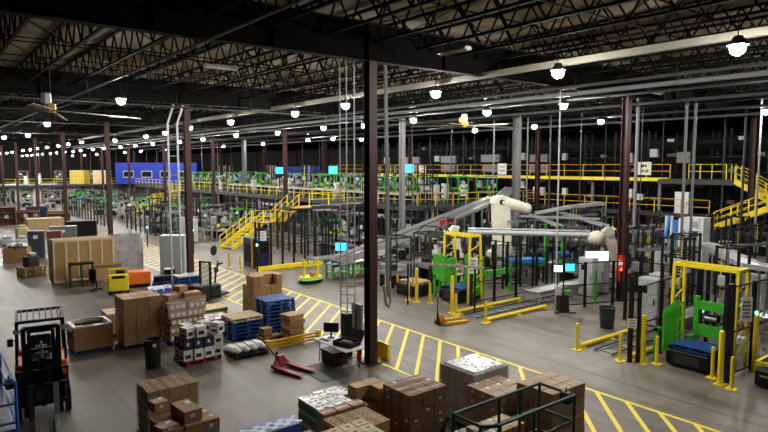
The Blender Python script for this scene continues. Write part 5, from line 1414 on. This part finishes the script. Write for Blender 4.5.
# far left clutter: white machines under and on far mezzanines
scatter(26, (-6, 30), (119.5, 131), MZ, [(PW, 'grey machine on the far mezzanine at the left', 'far mezzanine machines'), (PC, 'pale cabinet on the far mezzanine at the left', 'far mezzanine cabinets'), (PCD, 'white cabinet on the far mezzanine at the left', 'far mezzanine white cabinets')])
scatter(22, (-8, 30), (120, 131), 0, [(PW, 'grey machine under the far mezzanine at the left', 'machines under the far mezzanine'), (PC, 'pale cabinet under the far mezzanine at the left', 'cabinets under the far mezzanine'), (PG, 'green machine under the far mezzanine at the left', 'green machines under the far mezzanine')])
scatter(14, (14, 30), (98, 117), 0, [(PW, 'grey machine beyond the bright aisle', 'grey machines beyond the aisle'), (PG, 'green machine beyond the bright aisle', 'green machines beyond the aisle')])

# ------------------------------------------------------------------ left storage area
def crate(x0, x1, y0, y1, h, m, label, nb=5, mb=wood):
    t = thing('wooden_crate', label, 'crate', ((x0 + x1) / 2, (y0 + y1) / 2, 0)); a, c = (x1 - x0) / 2, (y1 - y0) / 2
    b = MB(); b.bx(-a, a, -c, c, .1, h, m); b.build('crate_body', t)
    b = MB()
    for k in range(nb + 1): u = -a + 2 * a * k / nb; b.bx(u - .05, u + .05, -c - .03, -c, .1, h, mb)
    for k in range(3): u = -c + 2 * c * k / 2; b.bx(-a - .03, -a, u - .05, u + .05, .1, h, mb)
    b.bx(-a - .03, a + .03, -c - .04, -c, h - .1, h + .02, mb); b.bx(-a - .03, a + .03, -c - .04, -c, .1, .2, mb); b.build('battens', t)
    b = MB()
    for u in (-c + .1, 0, c - .1): b.bx(-a, a, u - .05, u + .05, 0, .1, mb)
    b.build('skids', t)
crate(5.9, 8.95, 36.6, 38.0, 2.42, plywood, 'big plywood crate with pale battens, largest one at the left', mb=palewood)
crate(8.4, 11.4, 64.5, 66.5, 1.5, wood, 'long low plywood crate behind the dark cabinets')
t = thing('wrapped_panel', 'tall silver foil-wrapped slab leaning beside the big plywood crate', 'wrapped goods', (10.05, 38.3, 0), -.35)
b = MB(); n = 10; vs = []
for i in range(n + 1):
    for k in range(n + 1): vs.append((-1.0 + 2.0 * i / n + R.uniform(-.03, .03), R.uniform(-.05, .05) + .35 * k / n, 2.35 * k / n))
fs = [(i * (n + 1) + k, (i + 1) * (n + 1) + k, (i + 1) * (n + 1) + k + 1, i * (n + 1) + k + 1) for i in range(n) for k in range(n)]
b.add(vs, fs, silverw); b.add([(-1, .4, 0), (1, .4, 0), (1, .6, 2.3), (-1, .6, 2.3), (-1, .02, 0), (1, .02, 0), (1, .37, 2.33), (-1, .37, 2.33)], [(1, 0, 3, 2), (0, 4, 7, 3), (1, 2, 6, 5), (3, 7, 6, 2)], silverw); b.build('foil', t, True)
t = thing('steel_cabinet', 'plain tall light grey cabinet at the foot of the second dark column', 'cabinet', (12.45, 36.6, 0), -.72)
b = MB(); b.cbox(0, 0, 1.15, 1.55, .7, 2.3, mat('cabinet_grey', (.34, .37, .39), .4), .03); b.build('cabinet_body', t); b = MB(); b.bx(-.74, .74, -.365, -.35, .1, 2.22, mat('cabinet_grey', (.3, .3, .3))); b.build('cabinet_door', t); b = MB(); b.bx(.6, .64, -.4, -.365, .9, 1.2, dark); b.build('handle', t)
def cab(x, y, w, d, h, m, label, rz=-.3, lab=True):
    t = thing('storage_cabinet', label, 'cabinet', (x, y, 0), rz)
    b = MB(); b.cbox(0, 0, h / 2, w, d, h, m, .02); b.build('cabinet_body', t)
    b = MB(); b.bx(-w / 2 + .04, -.01, -d / 2 - .02, -d / 2, .08, h - .06, m); b.build('cabinet_door', t); b = MB(); b.bx(.01, w / 2 - .04, -d / 2 - .02, -d / 2, .08, h - .06, m); b.build('cabinet_door', t)
    if lab: b = MB(); b.bx(-.12, .16, -d / 2 - .025, -d / 2 - .02, h * .72, h * .84, label_m); b.build('paper_label', t)
slate = mat('cabinet_slate', (.035, .05, .07), .4)
cab(6.75, 48.4, .95, .7, 1.95, slate, 'dark slate cabinet with white label, leftmost of the cabinets behind the big crate')
cab(7.9, 48.2, .9, .8, 1.9, brownwood, 'dark brown cabinet between the slate cabinet and the big crate', lab=False)
cab(9.3, 53.0, 1.9, .8, 1.75, mat('cabinet_mid_grey', (.12, .14, .14), .4), 'wide grey cabinet with small label behind the brown one')
cab(10.6, 55.5, 1.2, .9, 1.9, black, 'black cabinet left of the first dark column, nearer one', lab=False)
cab(11.7, 55.2, 1.1, .9, 1.9, dark, 'black cabinet left of the first dark column, right one', lab=False)
t = thing('open_box', 'brown open box full of white scrap at the left', 'box', (5.4, 47.0, 0), -.4)
b = MB(); 
for s in (-1, 1): b.bx(-.7, .7, s * .5 - .02, s * .5 + .02, 0, 1.0, carton_m); b.bx(s * .7 - .02, s * .7 + .02, -.5, .5, 0, 1.0, carton_m)
b.build('box_body', t)
b = MB()
for k in range(16): b.box(R.uniform(-.55, .55), R.uniform(-.38, .38), R.uniform(.85, 1.25), R.uniform(.2, .4), R.uniform(.2, .35), R.uniform(.1, .25), R.choice((white, lgrey, print_g, dgrey, white)), R.uniform(0, 3), R.uniform(-.5, .5))
tag(b.build('scrap', t), None, None, None, 'stuff')
for (x, y, w, h, m, l) in ((6.3, 52.0, .8, 1.1, lgrey, 'pale bulky bag standing behind the open scrap box'), (5.9, 57.5, 1.1, .6, lgrey, 'low white appliance on the floor at the far left'), (7.4, 60.5, 1.0, 1.2, palewood, 'pale sacks behind the slate cabinet')):
    b = MB(); b.cbox(0, 0, h / 2, w, w * .8, h, m, .15); b.cbox(.05, .02, h + .08, w * .6, w * .5, .2, m, .08); tag(b.build('bulk_bag', None, True, (x, y, 0)), l, 'bag')
for i, (x, y, m, l) in enumerate(((7.9, 78, brownwood, 'dark brown shelving at the far left edge'), (10.3, 78.5, brownwood, 'dark brown shelving second from the far left edge'), (12.6, 74, carton_d, 'brown shelving left of the second far column'))):
    t = thing('storage_shelf', l, 'shelf', (x, y, 0), -.2)
    b = MB()
    for s in (-1.1, 1.1): b.bx(s - .03, s + .03, -.4, .4, 0, 2.0 - .5 * (i > 0), m)
    for z in (.05, .65, 1.25, 1.9): 
        if z < 1.5 or i == 0: b.bx(-1.1, 1.1, -.4, .4, z, z + .06, m)
    b.bx(-1.1, 1.1, .36, .4, 0, 2.0 - .5 * (i > 0), m); b.build('shelf_frame', t)
    for k in range(4): b = MB(); b.cbox(-.8 + .5 * k, 0, .92, .4, .5, .4, R.choice((carton_m, dgrey, lgrey, brownwood)), .03); tag(b.build('carton', None, False, (x, y, -.02)), 'box on the lower shelf of the dark brown shelving', 'box', 'boxes on the far left shelving')
cab(12.0, 84, 2.2, 1.2, 1.6, mat('navy_dark', (.015, .02, .05), .5), 'dark navy equipment case beside the far dark columns', lab=False)
# low pallet pile beside crate
for k in range(4): put_pallet(P_wood, 5.35, 40.6, k * .143, .3, 'wooden pallet in the low pile left of the big plywood crate', 'low pallet pile by the crate')
b = MB(); b.cbox(0, 0, .3, .7, .6, .6, dgrey, .05); b.cbox(.1, .1, .7, .4, .4, .2, lgrey, .05); tag(b.build('machine_part', None, False, (5.35, 40.6, .575), .4), 'grey machine part on the low pallet pile', 'machine part')
# dark trestle rack and flat carton before the crate
t = thing('trestle_rack', 'dark green open trestle rack before the big plywood crate', 'rack', (7.0, 35.4, 0), -.1)
b = MB()
for x in (-.55, .55, .0):
    for y in (-.25, .25): b.bx(x - .04, x + .04, y - .04, y + .04, 0, 1.25, mat('trestle_green', (.03, .05, .035), .5))
b.bx(-.6, .6, -.3, .3, 1.2, 1.28, dark); b.bx(-.6, .6, -.28, -.22, .3, .36, dark); b.build('frame', t)
b = MB(); b.bx(-.5, .5, -.2, .2, .36, .42, wood); b.build('shelf', t)
b = MB(); b.box(0, 0, .55, 1.5, .12, 1.1, carton_m, rx=-.12); b.bx(-.7, .7, -.1, -.07, .95, 1.0, carton_d); tag(b.build('flat_carton', None, False, (8.35, 35.6, 0), -.2), 'large flat brown carton leaning on the big plywood crate', 'box')
# office chair
t = thing('office_chair', 'black swivel office chair left of the yellow tugger', 'chair', (7.35, 33.6, 0), .6)
b = MB()
for k in range(5): a = 2 * PI * k / 5; b.bar((0, 0, .1), (.3 * math.cos(a), .3 * math.sin(a), .07), .05, .04, black); b.ball((.3 * math.cos(a), .3 * math.sin(a), .035), .035, black, 8, 5)
b.tube((0, 0, .1), (0, 0, .45), .03, dark, 8); b.build('base', t)
b = MB(); b.cbox(0, 0, .49, .5, .5, .09, black, .04); b.build('seat', t)
b = MB(); b.cbox(-.26, 0, .88, .07, .46, .6, black, .03); b.bar((-.2, 0, .45), (-.27, 0, .7), .05, .03, dark); b.build('backrest', t)
# yellow tugger
t = thing('tow_tractor', 'small bright yellow tow tractor beside the orange bin', 'vehicle', (8.1, 32.3, 0), -.25)
b = MB(); b.cbox(0, 0, .5, .95, 1.15, .62, yellow, .05); b.cbox(.0, -.45, .62, .95, .35, .85, yellow, .05); b.cbox(0, .1, .2, .98, 1.3, .14, black, .03); b.build('body', t)
b = MB()
for s in (-1, 1): b.bar((s * .4, -.55, 1.0), (s * .4, -.55, 1.35), .05, .05, yellow)
b.bar((-.45, -.55, 1.35), (.45, -.55, 1.35), .06, .06, yellow); b.bar((-.45, .3, 1.2), (.45, .3, 1.2), .06, .06, yellow)
for s in (-1, 1): b.bar((s * .42, .3, .8), (s * .42, .3, 1.2), .05, .05, yellow); b.bar((s * .42, -.55, 1.35), (s * .42, .3, 1.2), .05, .05, yellow)
b.build('frame', t)
for s in (-1, 1):
    for y in (-.4, .4): b = MB(); b.tube((s * .35, y, .17), (s * .47, y, .17), .17, rubber, 14); b.build('wheel', t, True)
b = MB(); b.cbox(.1, -.05, 1.02, .4, .3, .35, black, .05); b.tube((-.1, -.2, 1.0), (-.1, -.25, 1.3), .02, black, 6); b.build('control_column', t)
b = MB(); b.bx(-.3, .3, -.631, -.625, .35, .8, mat('yellow_panel', (.8, .62, .03), .4)); b.bx(-.3, .3, -.63, -.625, .85, 1.0, black); b.build('front_panel', t)
t = thing('orange_bin', 'orange plastic bulk bin right of the yellow tow tractor', 'bin', (9.45, 33.6, 0), -.2)
b = MB(); b.cbox(0, 0, .5, 1.2, 1.0, .68, orange, .04)
for k in range(5): b.bx(-.55 + .25 * k, -.5 + .25 * k, -.53, -.5, .2, .82, orange)
b.build('bin_body', t); b = MB(); b.bx(-.55, .55, -.45, .45, 0, .16, dark); b.build('foot', t)
put_pallet(P_blue, 10.8, 33.5, 0, -.3, 'blue pallet under the black lidded boxes')
for i, (dx, dy, z) in enumerate(((-.3, 0, 0), (.3, 0, 0), (.3, 0, .33))):
    b = MB(); b.cbox(0, 0, .16, .56, .6, .31, black, .03); b.bx(-.25, .25, -.28, .28, .31, .325, white if i else dgrey); tag(b.build('lidded_box', None, False, (10.8 + dx, 33.5 + dy, .145 + z), -.3), 'black lidded box on the blue pallet right of the orange bin', 'box', 'black lidded boxes')
put_pallet(P_blue, 9.6, 30.6, 0, -.2, 'blue pallet with flat blue-white packs, left of the sagging stack')
for i in range(3):
    b = MB(); b.cbox(0, 0, .13, .36, .7, .26, white, .03); b.bx(-.15, .15, -.36, -.33, .05, .2, print_bl); b.bx(-.1, .1, -.3, .1, .26, .265, print_bl); tag(b.build('flat_pack', None, False, (9.22 + .39 * i, 30.6, .145), -.2), 'white and blue flat pack on the low pallet before the orange bin', 'box', 'white and blue flat packs')
for k in range(5): put_pallet(P_blue, 11.2 + R.uniform(-.02, .02), 31.0 + R.uniform(-.02, .02), k * .143, -.1, 'blue pallet in the low stack left of the black stacker truck', 'low blue pallets by the stacker')
for i in range(3): b = MB(); b.cbox(0, 0, .05, .4, .9, .09, wrapm, .03); tag(b.build('flat_pack', None, False, (10.8 + .41 * i, 31.0, .72), -.1), 'pale wrapped pack lying on the low blue pallet stack', 'box', 'pale packs on the low blue stack')
for k in range(2): put_pallet(P_blue, 9.95, 28.6, k * .143, -.1, 'blue pallet lying between the sagging stack and the black stacker', 'blue pallets left of the stacker base')
# walkie stacker
t = thing('stacker_truck', 'black walkie stacker truck with clear guard and raised tiller', 'stacker', (11.35, 28.2, 0), .5)
b = MB(); b.cbox(0, 0, .4, .8, .7, .65, black, .08); b.cbox(-.9, 0, .45, .75, .8, .75, black, .06); b.build('body', t)
b = MB(); b.cbox(.7, 0, .13, .6, .75, .1, dark, .03); b.build('step', t)
for s in (-1, 1): b = MB(); b.bx(-1.9, -.5, s * .25 - .08, s * .25 + .08, .04, .12, dark); b.build('fork', t)
b = MB()
for s in (-1, 1): b.bx(-.45, -.35, s * .3 - .04, s * .3 + .04, .1, 1.9, black)
b.bx(-.45, -.35, -.3, .3, 1.82, 1.9, black); b.bx(-.42, -.4, -.28, .28, .8, 1.8, mat('guard_clear', (.4, .42, .42), .3, alpha=.35)); b.build('mast', t)
b = MB(); b.path([(.3, 0, .7), (.4, 0, 1.3), (.55, 0, 1.6), (.75, .15, 1.7)], .05, black, 8); b.path([(.55, 0, 1.6), (.75, -.15, 1.65)], .04, black, 8); b.cbox(.42, 0, 1.35, .16, .2, .3, dgrey, .04); b.build('tiller', t, True)
b = MB(); b.tube((.3, -.3, .12), (.3, -.2, .12), .12, rubber, 12); b.tube((.3, .2, .12), (.3, .3, .12), .12, rubber, 12); b.build('wheel', t, True)
b = MB(); b.tube((0, 0, 0), (0, .06, 0), .36, rubber, 18); tag(b.build('tyre', None, True, (17.0, 41.5, .4), .6), 'black round disc leaning by the fence left of the navy machine', 'tyre')

# ------------------------------------------------------------------ world, view
w = bpy.data.worlds.new('World'); sc.world = w; w.use_nodes = True
w.node_tree.nodes['Background'].inputs['Color'].default_value = (.02, .021, .024, 1)
w.node_tree.nodes['Background'].inputs['Strength'].default_value = .1
sc.view_settings.view_transform = 'Standard'; sc.view_settings.look = 'None'; sc.view_settings.gamma = 1
sc.view_settings.use_curve_mapping = False
sc.view_settings.exposure = .85
sc.cycles.max_bounces = 6; sc.cycles.diffuse_bounces = 4; sc.cycles.caustics_reflective = False; sc.cycles.caustics_refractive = False
sc.cycles.sample_clamp_indirect = 4
